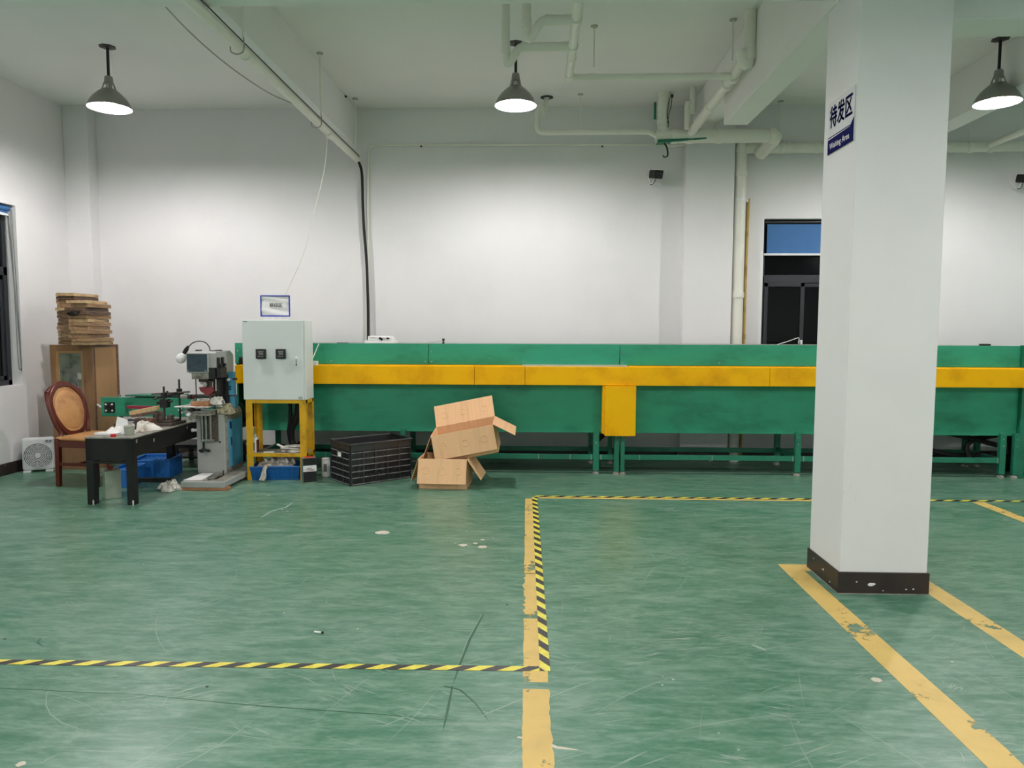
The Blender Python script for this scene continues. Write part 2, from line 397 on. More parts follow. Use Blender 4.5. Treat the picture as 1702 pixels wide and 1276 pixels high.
struct(M().box(1.68, 2.225, 8.28, YB, 0, ZC).build('wall_column', 'wall', bevel=.004), 'shallow white wall column behind the machine beside the drain stack')
# baseboards
b = M().box(XL, XL+.015, YF, YB, 0, .12); struct(b.build('baseboard_left', 'base'))
b = M().box(XL+.285, 1.68, YB-.015, YB, 0, .12).box(2.225, XR, YB-.015, YB, 0, .12).box(1.665, 2.24, 8.265, 8.28, 0, .12).box(XL+.015, XL+.3, 8.265, 8.28, 0, .12)
struct(b.build('baseboard_back', 'base'))
# beams
def beam(x0, x1, y0, y1, z, n, label): return struct(M().box(x0, x1, y0, y1, z, ZC).build('ceiling_beam', 'ceiling', bevel=.004), label)
beam(-2.28, -2.07, YF, YB, 3.60, 1, 'white ceiling beam with the conduit under it')
beam(1.745, 1.965, YF, 6.92, 3.40, 2, 'white ceiling beam running to the square pillar')
beam(1.745, 1.965, 6.92, YB, 3.72, 2, 'shallower far end of the beam over the drain pipes')
beam(4.14, 4.38, YF, YB, 3.60, 3, 'white ceiling beam behind the right pendant lamp')
beam(8.1, 8.34, YF, YB, 3.60, 3, 'white ceiling beam beyond the right edge')
beam(XL, 1.745, 4.2, 4.53, 3.467, 4, 'white cross beam along the top edge, left of the pillar')
beam(1.965, XR, 4.3, 4.56, 3.26, 5, 'deeper white cross beam right of the pillar')
# pillar
p = struct(M().box(1.755, 2.25, 4.1, 4.55, .118, ZC).build('pillar', 'wall', bevel=.006), 'square white pillar in front of the machine')
struct(M().box(1.745, 2.26, 4.09, 4.56, 0, .125).build('trim_1', 'base', bevel=.003), 'dark brown skirting round the foot of the pillar')
struct(M().box(1.742, 1.746, 4.086, 4.56, 0.0005, .004).box(1.742, 2.262, 4.082, 4.09, .0005, .004).build('trim_2', 'greydirty'))
b = M()
for x, z, s_ in ((1.93, .055, .012), (1.945, .058, .008), (2.13, .03, .004), (2.17, .032, .004), (1.85, .07, .004), (2.0, .02, .003)):
    b.sphere((x, 4.089, z), s_, 1.5, .15, .8, 8)
for y, z, s_ in ((4.3, .07, .008), (4.2, .03, .005), (4.45, .09, .004)):
    b.sphere((1.744, y, z), s_, .15, 1.5, .7, 8)
struct(b.build('trim_3', 'paper'), 'white chips in the pillar skirting')
b = M()
for (x, z, l, a) in ((1.80, .62, .05, 1.3), (1.79, .88, .03, 1.1), (1.86, .96, .02, .2), (2.0, .9, .03, .1), (1.83, .55, .04, 1.5), (2.1, .72, .025, -.3)):
    b.box(x-l/2, x+l/2, 4.0985, 4.1005, z, z+.004, (0, -a, 0))
struct(b.build('trim_4', 'cabgrey'), 'faint scuffs on the pillar face')

# windows
def window(n, axis, hole, depth_at, blind_drop, label):
    a0, a1, z0, z1 = hole
    def bx(b, u0, u1, v0, v1, q0, q1):      # u along wall, v depth outward
        return b.box(u0, u1, depth_at+v0, depth_at+v1, q0, q1) if axis == 'x' else b.box(depth_at-v1, depth_at-v0, u0, u1, q0, q1)
    fr = M(); t = .055; zt = z1-.72
    for q in ((a0, a0+t, z0, z1), (a1-t, a1, z0, z1), (a0, a1, z0, z0+t), (a0, a1, z1-t, z1), (a0, a1, zt, zt+.09)):
        bx(fr, q[0], q[1], .12, .18, q[2], q[3])
    f = struct(fr.build('window_%d' % n, 'winframe', bevel=.003), label)
    # sliding sashes
    mid = a0+.49 if n == 2 else (a0+a1)/2
    for k, (u0, u1, off) in enumerate(((a0+t, mid+.03, .105), (mid-.03, a1-t, .135))):
        s_ = M(); e = .045
        for q in ((u0, u0+e, z0+t, zt), (u1-e, u1, z0+t, zt), (u0, u1, z0+t, z0+t+e), (u0, u1, zt-e, zt)):
            bx(s_, q[0], q[1], off, off+.03, q[2], q[3])
        so = s_.build('sash', 'winframe', f, bevel=.002)
        g_ = M(); bx(g_, u0+e, u1-e, off+.012, off+.018, z0+t+e, zt-e); g_.build('pane', 'glass', f)
    g_ = M(); bx(g_, a0+t, a1-t, .147, .153, zt+.09, z1-t); g_.build('pane', 'glass', f)
    h = M(); bx(h, mid-.012, mid+.012, .07, .105, z0+.35, z0+.47); h.build('latch', 'white', f, bevel=.003)
    return f
window(2, 'x', W2, YB, 0, 'dark sliding window behind the machine, partly hidden by the pillar')
window(1, 'y', W1, XL, 0, 'dark sliding window in the left wall')
# roller blinds
t = thing('roller_blind', 'blue roller blind half lowered over the window by the pillar', 'blind', (3.37, YB+.08, W2[3]))
M().box(W2[0]+.06, W2[1]-.02, YB+.078, YB+.081, W2[3]-.385, W2[3]-.035).build('fabric', 'blind', t, world=True)
M().box(W2[0]+.03, W2[1]-.01, YB+.07, YB+.09, W2[3]-.41, W2[3]-.385).build('bottom_bar', 'white', t, bevel=.004, world=True)['label'] = 'white bottom bar'
M().cyl((W2[0]+.03, YB+.08, W2[3]-.03), (W2[1]-.01, YB+.08, W2[3]-.03), .022).build('roller', 'black', t, smooth=True, world=True)
t = thing('roller_blind', 'blue roller blind wound up at the top of the left window', 'blind', (XL-.06, 6.5, W1[3]))
M().cyl((XL-.06, W1[0]+.02, W1[3]-.035), (XL-.06, W1[1]-.03, W1[3]-.035), .028).build('roller', 'blind', t, smooth=True, world=True)
M().box(XL-.062, XL-.058, W1[0]+.03, W1[1]-.04, W1[3]-.085, W1[3]-.035).build('fabric', 'blind', t, world=True)
M().box(XL-.07, XL-.05, W1[0]+.02, W1[1]-.03, W1[3]-.11, W1[3]-.085).build('bottom_bar', 'white', t, bevel=.004, world=True)['label'] = 'white bottom bar'
M().tube([(XL-.02, W1[1]-.05, W1[3]-.04), (XL-.015, W1[1]-.05, 1.6), (XL-.012, W1[1]-.045, 1.12), (XL-.01, W1[1]-.02, 1.07), (XL-.01, W1[1]-.005, 1.12), (XL-.015, W1[1]-.015, 1.8), (XL-.02, W1[1]-.035, W1[3]-.04)], .004, 6, 6).build('pull_cord', 'grille', t, smooth=True, world=True)

# ---------------------------------------------------------------- floor marking
def strip(name, pts, m, z=.0012, label=None, cat=None, group=None, th=.0008):
    b = M(); b.hexa([(x, y, z-th) for x, y in pts], [(x, y, z) for x, y in pts])
    return tag(b.build(name, m), label, cat, group)
def jag(x_at, y0, y1, n, amp, seed):
    r = random.Random(seed); return [(x_at(y0+(y1-y0)*i/n)+r.uniform(-amp, amp), y0+(y1-y0)*i/n) for i in range(n+1)]
xl = lambda y: -.072+(6.3-y)*.0099; xr = lambda y: .03+(6.3-y)*.0115
def piece(y0, y1, seed, al=.002, ar=.002, n=None):
    n = n or max(4, int((y1-y0)*14))
    return jag(xr, y0, y1, n, ar, seed)+jag(xl, y1, y0, n, al, seed+1)
yl = thing('painted_line', 'worn yellow painted line beside the hazard tape, floor centre', 'floor marking', (0, 4.3, 0))
def lpiece(pts):
    b = M(); b.hexa([(x, y, .0003) for x, y in pts], [(x, y, .0011) for x, y in pts]); return b.build('paint', 'line', yl, world=True)
lpiece(piece(4.35, 4.85, 11, .003)); lpiece(piece(3.68, 4.36, 16, .010, .002, 24)); lpiece(piece(4.85, 6.34, 12)); lpiece(piece(2.98, 3.66, 13, .003))
lpiece(piece(1.8, 2.92, 15, .003, .006, 30))
strip('painted_line', [(.05, 6.355), (.05, 6.40), (3.4, 6.40), (3.4, 6.355)], 'line', label='thin yellow painted line along the near edge of the far hazard tape', cat='floor marking')
strip('painted_line', [(1.57, 1.6), (1.575, 4.6), (1.755, 4.6), (1.755, 4.475), (1.70, 4.475), (1.71, 2.55), (1.70, 2.4), (1.712, 1.6)], 'line', label='yellow painted line passing the left side of the pillar', cat='floor marking')
strip('painted_line', [(2.262, 1.6), (2.262, 4.57), (2.385, 4.57), (2.385, 1.6)], 'line', label='yellow painted line starting at the right side of the pillar', cat='floor marking')
strip('painted_line', [(3.86, 3.0), (3.86, 6.38), (3.97, 6.38), (3.97, 3.0)], 'line', label='yellow painted line at far right reaching the far hazard tape', cat='floor marking')
def tape(a, b_, label, wd=.046, z=.0022):
    a, b_ = Vector((*a, 0)), Vector((*b_, 0)); L_ = (b_-a).length; ang = math.atan2(b_.y-a.y, b_.x-a.x)
    o = M().box(0, L_, -wd/2, wd/2, z-.0007, z).build('hazard_tape', 'tape'); o.location = a; o.rotation_euler = (0, 0, ang)
    return tag(o, label, 'tape')
tape((-6+.62, 3.045), (.03, 3.10), 'black and yellow hazard tape crossing the left foreground')
tape((.056, 3.08), (.012, 6.41), 'black and yellow hazard tape running from foreground to the far corner', z=.0026)
tape((.0, 6.43), (6.5, 6.43), 'black and yellow hazard tape laid parallel to the machine', z=.003)
# chips, scuffs and litter on the floor
def disc(b, x, y, rx, ry, seed, z=.002, n=12):
    r = random.Random(seed); pts = [(x+rx*math.cos(2*PI*i/n)*r.uniform(.75, 1.15), y+ry*math.sin(2*PI*i/n)*r.uniform(.75, 1.15)) for i in range(n)]
    b.hexa([(u, v, .0004) for u, v in pts], [(u, v, z) for u, v in pts])
floor_ob = bpy.data.objects['floor']
for i, (px, py, r, lab) in enumerate(((636, 885, .045, 'largest pale paint chip on the green floor'), (802, 909, .03, 'pale paint chip nearest the centre line'), (770, 906, .028, 'pale paint chip left of a small pair'), (790, 903, .015, 'tiny pale chip between two larger chips'),
                                 (802, 897, .014, 'tiny pale chip beyond the others'), (1456, 1130, .02, 'small oval chip in the right foreground'), (35, 1270, .014, 'small oval chip in the near left corner'))):
    q = FL(px, py); b = M(); disc(b, q.x, q.y, r*1.15, r*1.1, i, n=16); tag(b.build('paint_chip', 'scraps'), lab, 'paint chip', 'paint chips on the floor')
q = FL(530, 1052)
mk = thing('marker_cap', 'small white pen cap lying near the hazard tape', 'pen cap', (q.x, q.y, 0), -.2)
M().cyl((-.024, 0, .005), (.014, 0, .005), .005).build('barrel', 'white', mk, smooth=True)
M().cyl((.014, 0, .005), (.024, 0, .005), .0055).build('tip', 'black', mk, smooth=True)
def scuff(pts, wd, m, lab=None):
    P3 = [FL(*p) for p in pts]; n = 10; out = []
    for i in range(len(P3)-1):
        for k in range(n): out.append(P3[i].lerp(P3[i+1], k/n))
    out.append(P3[-1]); b = M(); L_ = []; R2 = []
    for i, p_ in enumerate(out):
        t_ = (out[min(i+1, len(out)-1)]-out[max(i-1, 0)]).normalized(); nn = Vector((-t_.y, t_.x, 0))
        w_ = wd*math.sin(PI*min(1, max(.12, i/len(out)+.08)))**.5
        L_.append(p_+nn*w_); R2.append(p_-nn*w_)
    pts_ = L_+R2[::-1]
    b.hexa([(v.x, v.y, .0002) for v in pts_], [(v.x, v.y, .0009) for v in pts_])
    o = b.build('scuff_mark', m, floor_ob); return o
MT['scuffd'] = mat('dark_green_scuff', srgb(36, 92, 68), .4, var=.2, scale=20)
MT['scuffl'] = mat('pale_scuff', srgb(150, 176, 160), .6, var=.15, scale=20)
scuff([(804, 1020), (782, 1060), (764, 1105), (752, 1140)], .006, 'scuffd'); scuff([(752, 1140), (744, 1180), (736, 1215)], .005, 'scuffd')
scuff([(800, 1022), (778, 1062), (761, 1105)], .0015, 'scuffl')
scuff([(738, 1140), (765, 1146), (790, 1168), (814, 1200)], .004, 'scuffd'); scuff([(68, 1060), (62, 1068), (72, 1074)], .004, 'scuffd')
scuff([(0, 1144), (60, 1146), (130, 1150), (230, 1154)], .002, 'scuffd'); scuff([(230, 1154), (420, 1172), (620, 1186), (760, 1198)], .0022, 'scuffd')
scuff([(434, 860), (450, 850), (475, 843), (488, 834)], .011, 'scuffl')
scuff([(860, 1225), (890, 1228), (925, 1242), (968, 1247)], .009, 'scraps'); scuff([(880, 1170), (915, 1158), (960, 1140), (1000, 1128)], .004, 'scuffl')
scuff([(800, 1190), (860, 1165), (900, 1152)], .004, 'scuffl'); scuff([(1250, 1072), (1262, 1076), (1275, 1082)], .012, 'scuffl')
for k in range(26):
    px, py = random.uniform(180, 640), random.uniform(800, 850)
    q = FL(px, py); b = M(); disc(b, q.x, q.y, random.uniform(.004, .012), random.uniform(.003, .008), 100+k)
    b.build('fleck', 'scraps', floor_ob)

# fine scratches worn into the epoxy
r5 = random.Random(99); b = M()
def scratch(x, y, a, l, wd, curve):
    n = 6; L_, R2 = [], []
    for i in range(n+1):
        t_ = i/n; aa = a+curve*(t_-.5); px, py = x+math.cos(a)*l*(t_-.5)-math.sin(a)*curve*l*(t_-.5)**2, y+math.sin(a)*l*(t_-.5)+math.cos(a)*curve*l*(t_-.5)**2
        w_ = wd*max(.15, math.sin(PI*t_)); L_.append((px-math.sin(aa)*w_, py+math.cos(aa)*w_, .0006)); R2.append((px+math.sin(aa)*w_, py-math.cos(aa)*w_, .0006))
    va = [b.bm.verts.new(p_) for p_ in L_]; vb = [b.bm.verts.new(p_) for p_ in R2]
    for i in range(n): b.bm.faces.new((va[i], vb[i], vb[i+1], va[i+1]))
for k in range(380):
    y = r5.uniform(1.9, 6.6); x = r5.uniform(-.72, .75)*y
    scratch(x, y, r5.choice((.3, .5, -.4, 1.2, 2.2, 0))+r5.gauss(0, .25), r5.choice((.08, .15, .25, .45, .8))*r5.uniform(.7, 1.3), r5.uniform(.0009, .0024), r5.gauss(0, .2))
for k in range(120):         # brushed patches of short parallel scuffs
    y = r5.uniform(1.9, 6.6); x = r5.uniform(-.7, .75)*y; a = r5.choice((.25, .4, .6, -.3))+r5.gauss(0, .15); sz = r5.uniform(.05, .16)
    for j in range(r5.randint(5, 12)):
        scratch(x+r5.gauss(0, sz*.5), y+r5.gauss(0, sz*.4), a+r5.gauss(0, .08), sz*r5.uniform(.4, 1.2), r5.uniform(.0012, .0035), 0)
b.build('scratches', 'scratch', floor_ob)
for px, py in ((843, 1005), (704, 858), (779, 841), (806, 836), (344, 1141), (8, 1062), (1122, 846)):
    q = FL(px, py); b = M(); disc(b, q.x, q.y, .006, .006, px); b.build('fleck', 'black', floor_ob)
# ---------------------------------------------------------------- pendant lamps
def make_lamp():
    t = thing('pendant_lamp', 'pendant lamp with metal shade at upper left, lit', 'pendant lamp', (0, 0, ZC), 0, 'pendant lamps in rows')
    M().lathe([(.0, 0), (.072, 0), (.072, -.006), (.03, -.014), (0, -.014)], n=8).build('canopy', 'darksteel', t)
    M().cyl((0, 0, -.012), (0, 0, -.27), .0125).build('rod', 'black', t, smooth=True)
    b = M().lathe([(0, -.292), (.03, -.292), (.034, -.30), (.038, -.345), (.044, -.35), (.044, -.358), (.036, -.36), (0, -.36)], n=20)
    for k in range(4):
        a = PI/4+k*PI/2; c_, s_ = math.cos(a), math.sin(a)
        b.hexa([(c_*.040-s_*.012, s_*.040+c_*.012, -.345), (c_*.040+s_*.012, s_*.040-c_*.012, -.345), (c_*.034+s_*.012, s_*.034-c_*.012, -.345), (c_*.034-s_*.012, s_*.034+c_*.012, -.345)],
               [(c_*.064-s_*.014, s_*.064+c_*.014, -.42), (c_*.064+s_*.014, s_*.064-c_*.014, -.42), (c_*.056+s_*.014, s_*.056-c_*.014, -.42), (c_*.056-s_*.014, s_*.056+c_*.014, -.42)])
    DZ = Matrix.Translation((0, 0, .03)); b.xf(DZ).build('socket_cap', 'alu', t)
    out = [(.055, -.405), (.066, -.412), (.10, -.44), (.135, -.475), (.162, -.512), (.178, -.545), (.185, -.572)]
    inn = [(.183, -.572), (.174, -.545), (.158, -.513), (.131, -.477), (.097, -.444), (.06, -.418), (0, -.412)]
    M().lathe(out, n=40).xf(DZ).build('shade', 'alu', t, smooth=True)
    M().lathe([(.185, -.572)]+inn, n=40).xf(DZ).build('reflector', 'shadein', t, smooth=True)
    M().cyl((0, 0, -.36), (0, 0, -.475), .02).xf(DZ).build('socket', 'white', t, smooth=True)
    M().sphere((0, 0, -.522), .048, n=20).xf(DZ).build('bulb', 'lit', t, smooth=True)
    return t
lamp0 = make_lamp()
labs = {(0, 0): 'leftmost lit pendant lamp with grey metal shade', (0, 1): 'lit pendant lamp in the middle, hanging below the drain pipes', (0, 2): 'lit pendant lamp at upper right, beyond the pillar', (0, 3): 'pendant lamp beyond the right edge of the view'}
for j, Y in enumerate((6.6, 1.6, -2.6)):
    for i, X in enumerate((-3.86, -.178, 4.03, 7.9)):
        lab = labs.get((j, i), 'pendant lamp in the rows behind the viewer')
        if (j, i) == (0, 0): lamp0.location = (X, Y, ZC); lamp0['label'] = lab
        else: dup(lamp0, (X, Y, ZC), 0, lab)

# ---------------------------------------------------------------- pipes under the ceiling
def rod_hanger(px, py, py2, Y, label, r=.006):
    a = P(px, py, Y); zt = ZC; z2 = P(px, py2, Y).z
    t = thing('pipe_hanger', label, 'pipe hanger', (a.x, Y, ZC), 0, 'pipe hangers')
    M().cyl((a.x, Y, zt), (a.x, Y, z2), r, n=8).build('rod', 'pvc', t, smooth=True, world=True)
    M().cyl((a.x, Y, zt), (a.x, Y, zt-.008), .03, n=14).build('flange', 'pvcd', t, world=True)
    return t
def pipe(name, label, r, pts, rings=(), cat='drain pipe', m='pvc', group='white drain pipes under the ceiling', res=0, n=18):
    t = thing(name, label, cat, pts[0], 0, group)
    M().tube(pts, r, n, res).build('pipe', m, t, smooth=True, world=True)
    for p_, d in rings:
        p_ = Vector(p_); d = Vector(d).normalized()
        M().cyl(p_-d*.03, p_+d*.03, r*1.14, n=n).build('coupling', m, t, smooth=True, world=True)
    return t
def bend(a, c, b, r, k=5):      # corner c between a and b rounded
    a, b, c = Vector(a), Vector(b), Vector(c); da = (a-c).normalized(); db = (b-c).normalized(); out = []
    for i in range(k+1):
        t = i/k; out.append((c+da*r)*(1-t)**2+c*2*t*(1-t)+(c+db*r)*t*t)
    return out
zM = P(1200, 226, 8.0).z
# main horizontal
e = P(1288, 226, 8.0); s0 = P(1090, 225, 8.0)
pts = [(s0.x, 8.0, zM)]+bend((s0.x, 8.0, zM), (e.x+.03, 8.0, zM), (e.x-.08, 8.3, zM-.13), .09)+[(e.x-.06, 8.30, zM-.12)]
pipe('drain_pipe', 'thick white drain pipe running level across the column top', .072, pts, [((P(1147, 226, 8).x, 8.0, zM), (1, 0, 0)), ((P(1195, 226, 8).x, 8.0, zM), (1, 0, 0)), ((P(1120, 226, 8).x, 8.0, zM), (1, 0, 0)), ((P(1282, 226, 8).x, 8.0, zM), (1, 0, 0))])
# riser with tee
x = P(1103, 200, 8.0).x
pipe('drain_pipe', 'white riser dropping from the ceiling into the level drain pipe', .064, [(x, 8.0, ZC), (x, 8.0, zM+.02)], [((x, 8.0, P(1103, 204, 8).z), (0, 0, 1)), ((x, 8.0, ZC-.01), (0, 0, 1))])
# left thin extension
xa, za = P(893, 220, 8.0).x, P(893, 220, 8.0).z
pipe('drain_pipe', 'thin white drain pipe left of the riser, with an elbow at its end', .028, [(s0.x+.02, 8.0, zM), (s0.x-.08, 8.0, za)]+bend((s0.x, 8, za), (xa, 8.0, za), (xa, 8.0, za+.3), .07)+[(xa, 8.0, P(893, 190, 8).z)]+bend((xa, 8.0, 3.8), (xa+.0, 8.0, P(893, 172, 8).z), P(908, 187, 8.05), .05)+bend(P(897, 172, 8), P(905, 190, 8.06), P(908, 150, 8.1), .03)+[(P(909, 150, 8.1).x, 8.1, ZC)],
     [((P(913, 221, 8).x, 8.0, za), (1, 0, 0)), ((P(966, 221, 8).x, 8.0, za), (1, 0, 0))])
M_ = M().lathe([(.035, 0), (.07, 0), (.07, -.006), (.035, -.008)], n=20); o = M_.build('pipe_collar', 'darksteel'); o.location = (P(909, 152, 8.1).x, 8.1, ZC); tag(o, 'dark ring where the leftmost thin drain pipe enters the ceiling', 'pipe collar')
# diagonal (running towards the viewer)
zD = P(1205, 128, 6.3).z; xD = 1.66
tr = P(1247, 100, 6.05)
pipe('drain_pipe', 'white drain pipe running towards the viewer beside the beam', .044, [(xD, 8.0, zM+.03), (xD, 7.9, zD-.02), (xD, 6.12, zD+.02)]+bend((xD, 6.3, zD), (xD, 6.02, zD+.04), (xD+.06, 6.0, zD+.14), .05)+[(xD+.04, 6.0, zD+.11)],
     [((xD, 7.82, zD), (0, 1, 0)), ((xD, 7.1, zD), (0, 1, 0)), ((xD, 6.3, zD), (0, 1, 0)), ((xD, 6.5, zD), (0, 1, 0))])
xT = P(1247, 60, 6.0).x
pipe('drain_pipe', 'white trap pipe dropping from the ceiling by the beam, near the cross beam', .047, [(xT, 6.0, ZC), (xT, 6.0, zD+.08)]+bend((xT, 6.0, zD+.08), (xT-.015, 6.0, zD-.02), (xT-.09, 6.0, zD+.08), .05)+[(xT-.07, 6.0, zD+.1)], [((xT, 6.0, zD+.06), (0, 0, 1))])
# level pipe across the ceiling
xl0 = P(946, 114, 6.25).x
pipe('drain_pipe', 'slim level drain pipe crossing the middle of the ceiling', .027, [(xl0+.02, 6.25, zD-.01), (xD-.01, 6.25, zD-.01)], [((P(984, 116, 6.25).x, 6.25, zD-.01), (1, 0, 0)), ((xD-.09, 6.25, zD-.01), (1, 0, 0))])
pipe('drain_pipe', 'drain pipe with two side branches, coming forward from the slim level pipe', .034, [(xl0, 6.29, zD-.01), (xl0-.005, 4.95, zD+.01), (xl0-.005, 4.6, zD+.01)], [((xl0, 6.2, zD-.01), (0, 1, 0)), ((xl0, 5.85, zD), (0, 1, 0)), ((xl0, 5.62, zD), (0, 1, 0)), ((xl0, 5.15, zD), (0, 1, 0))])
for (Yb, xe, xt, lab) in ((5.15, 908, 875, 'upper side branch with a trap, left of the forward drain pipe'), (5.62, 868, 841, 'lower side branch with a trap, above the middle lamp')):
    a = P(xe, 100, Yb).x; xv = P(xt, 40, Yb).x
    pipe('drain_pipe', lab, .031, [(xl0, Yb, zD), (a, Yb, zD)]+bend((a, Yb, zD), ((a+xv)/2+.03, Yb, zD), (xv+.04, Yb, zD-.12), .05)+bend((a, Yb, zD), (xv+.012, Yb, zD-.135), (xv, Yb, zD), .04)+[(xv, Yb, zD-.02), (xv, Yb, ZC)], [((a+.02, Yb, zD), (1, 0, 0)), ((xl0-.06, Yb, zD), (1, 0, 0)), ((xv, Yb, zD-.02), (0, 0, 1))])
# trap beside the riser
a = P(1143, 175, 7.8); xv = P(1152, 150, 7.8).x
pipe('drain_pipe', 'small white trap loop behind the forward drain pipe', .032, [(a.x, 7.8, zM+.02), (a.x, 7.8, P(1143, 182, 7.8).z)]+bend((a.x, 7.8, zM), (a.x, 7.8, P(1143, 168, 7.8).z), (xv, 7.8, P(1150, 182, 7.8).z), .05)+bend((a.x, 7.8, 3.9), (xv, 7.8, P(1150, 190, 7.8).z), (xv, 7.8, ZC), .04)+[(xv, 7.8, ZC)])
# stack in the corner of the column
xs = P(1231, 300, 8.34).x
pipe('drain_stack', 'white vertical drain stack beside the wall column', .062, [(xs, 8.34, 3.72), (xs, 8.34, 0)], [((xs, 8.34, P(1231, 289, 8.34).z), (0, 0, 1)), ((xs, 8.34, P(1231, 250, 8.34).z), (0, 0, 1)), ((xs, 8.34, 1.9), (0, 0, 1))], group=None)
t = thing('pipe_clamp', 'thin clamp with two screws holding the vertical drain stack', 'pipe clamp', (xs, 8.34, P(1231, 332, 8.34).z))
M().cyl((xs, 8.34, P(1231, 334, 8.34).z), (xs, 8.34, P(1231, 330, 8.34).z), .066, n=20).build('band', 'white', t, world=True)
for sx in (-.085, .085): M().box(xs+sx-.014, xs+sx+.014, 8.36, 8.38, P(1231, 335, 8.34).z, P(1231, 329, 8.34).z).build('screw_tab', 'white', t, world=True)
xb = P(1241, 400, 8.42).x
pipe('stained_pipe', 'slim brown stained pipe right of the vertical drain stack', .017, [(xb+.01, 8.425, P(1241, 330, 8.42).z), (xb, 8.425, 2.3), (xb-.005, 8.425, 0)], [((xb, 8.425, P(1238, 560, 8.42).z), (0, 0, 1))], m='brownpipe', group=None, cat='pipe')
zR = P(1310, 246, 8.33).z
pipe('drain_pipe', 'white drain pipe along the wall to the right, passing behind the pillar', .055, [(xs-.02, 8.33, zR-.03)]+[(xs+.1, 8.33, zR), (P(1600, 240, 8.33).x, 8.33, zR+.0), (P(1790, 238, 8.33).x, 8.33, zR+.02)],
     [((P(q, 240, 8.33).x, 8.33, zR), (1, 0, 0)) for q in (1256, 1300, 1310, 1358, 1612, 1646)])
q1 = P(1655, 236, 8.2); q2 = P(1745, 200, 7.2)
pipe('drain_pipe', 'white side pipe rising towards the right edge from the wall pipe', .036, [(q1.x, 8.3, zR+.01), (q1.x+.03, 8.1, zR+.03), (q2.x+.2, 6.2, zR+.05)])
for px, py, py2, Y, lab in ((988, 33, 112, 6.25, 'hanger of the slim level pipe, near the forward pipe'), (1219, 18, 100, 6.15, 'hanger beside the trap near the cross beam'), (965, 152, 216, 8.0, 'faint hanger above the thin extension pipe'),
                       (1194, 147, 230, 7.98, 'hanger holding the thick level pipe by the beam'), (1298, 160, 236, 8.28, 'hanger of the wall pipe left of the pillar'), (1612, 205, 236, 8.33, 'hanger of the wall pipe right of the pillar')):
    rod_hanger(px, py, py2, Y, lab, .007)
# green struts, wires, small boxes
def single(name, b, m, label, cat, **k): return tag(b.build(name, m, **k), label, cat)
a, c = P(1092, 236, 7.99), P(1172, 232, 7.99)
single('steel_strut', M().hexa([(a.x, 7.93, a.z-.018), (c.x, 7.93, c.z-.006), (c.x, 7.93, c.z+.008), (a.x, 7.93, a.z+.012)], [(a.x, 8.05, a.z-.018), (c.x, 8.05, c.z-.006), (c.x, 8.05, c.z+.008), (a.x, 8.05, a.z+.012)]), 'green2', 'green strut under the thick level drain pipe', 'strut')
a = P(1089, 175, 8.3); c = P(1092, 198, 8.3)
single('ceiling_bracket', M().box(a.x-.012, a.x+.012, 8.29, 8.31, c.z, ZC), 'green2', 'short green bracket on the ceiling left of the riser', 'bracket')
a = P(1114, 160, 8.0)
t = thing('junction_box', 'small black box with hanging wires beside the riser', 'junction box', a)
M().box(a.x-.025, a.x+.03, 7.98, 8.02, a.z-.012, a.z+.012).cyl((a.x, 8.0, a.z), (a.x, 8.0, ZC), .005, n=6).build('box', 'black', t, world=True)
for k, ps in enumerate((((1113, 163), (1109, 190), (1111, 203), (1110, 212)), ((1117, 163), (1115, 178), (1111, 192), (1110, 205)))):
    M().tube([P(x_, y_, 7.93) for x_, y_ in ps], .004, 6, 5).build('wire', 'rubber', t, smooth=True, world=True)
t = thing('loose_wires', 'loose black and white wires dangling under the thick pipe', 'wires', P(1108, 245, 7.95))
M().tube([P(x_, y_, 7.95) for x_, y_ in ((1104, 238), (1108, 244), (1110, 254), (1109, 260))], .009, 7, 5).build('black_wire', 'rubber', t, smooth=True, world=True)
M().tube([P(x_, y_, 7.93) for x_, y_ in ((1108, 238), (1113, 246), (1112, 252), (1115, 250))], .004, 6, 5).build('white_wire', 'white', t, smooth=True, world=True)
M().tube([P(x_, y_, 7.94) for x_, y_ in ((1109, 260), (1104, 261), (1102, 258))], .006, 6, 5).build('black_wire', 'rubber', t, smooth=True, world=True)
o = M().cyl(P(567, 148, 8.0), P(567, 148, 8.0)+Vector((0, 0, -.02)), .05, n=20).sphere(P(567, 148, 8.0)+Vector((.045, 0, -.01)), .02, 1, 1, .5, 8)
o = o.build('ceiling_box', 'darksteel'); o.location.z = ZC-P(567, 148, 8.0).z; tag(o, 'small dark round box on the ceiling right of the left beam', 'ceiling box')

# security cameras
def cctv(px, py, Y, label, s=1.0):
    a = P(px, py, Y); t = thing('security_camera', label, 'security camera', a, (math.radians(12), 0, math.radians(18)))
    M().box(-.05, .05, -.07, .09, -.045, .045).build('body', 'black', t, bevel=.012)
    M().cyl((0, -.072, 0), (0, -.066, 0), .03).build('lens', 'meter', t, smooth=True)
    M().box(-.055, .06, -.09, .13, .048, .054).box(.054, .06, -.09, .13, .02, .054).build('hood', 'white', t, bevel=.002)
    M().tube([(0, .05, -.04), (0, .06, -.09), (0, .12, -.10), (.0, .2, -.02)], .010, 8, 4).build('bracket', 'white', t, smooth=True)
    M().tube([(.02, .05, -.05), (-.01, .03, -.10), (-.04, .05, -.11)], .004, 6, 4).build('wire', 'rubber', t, smooth=True)
cctv(1091, 290, 8.26, 'black security camera with a pale hood on the back wall')
cctv(1706, 297, 8.26, 'security camera at the right edge of the back wall')

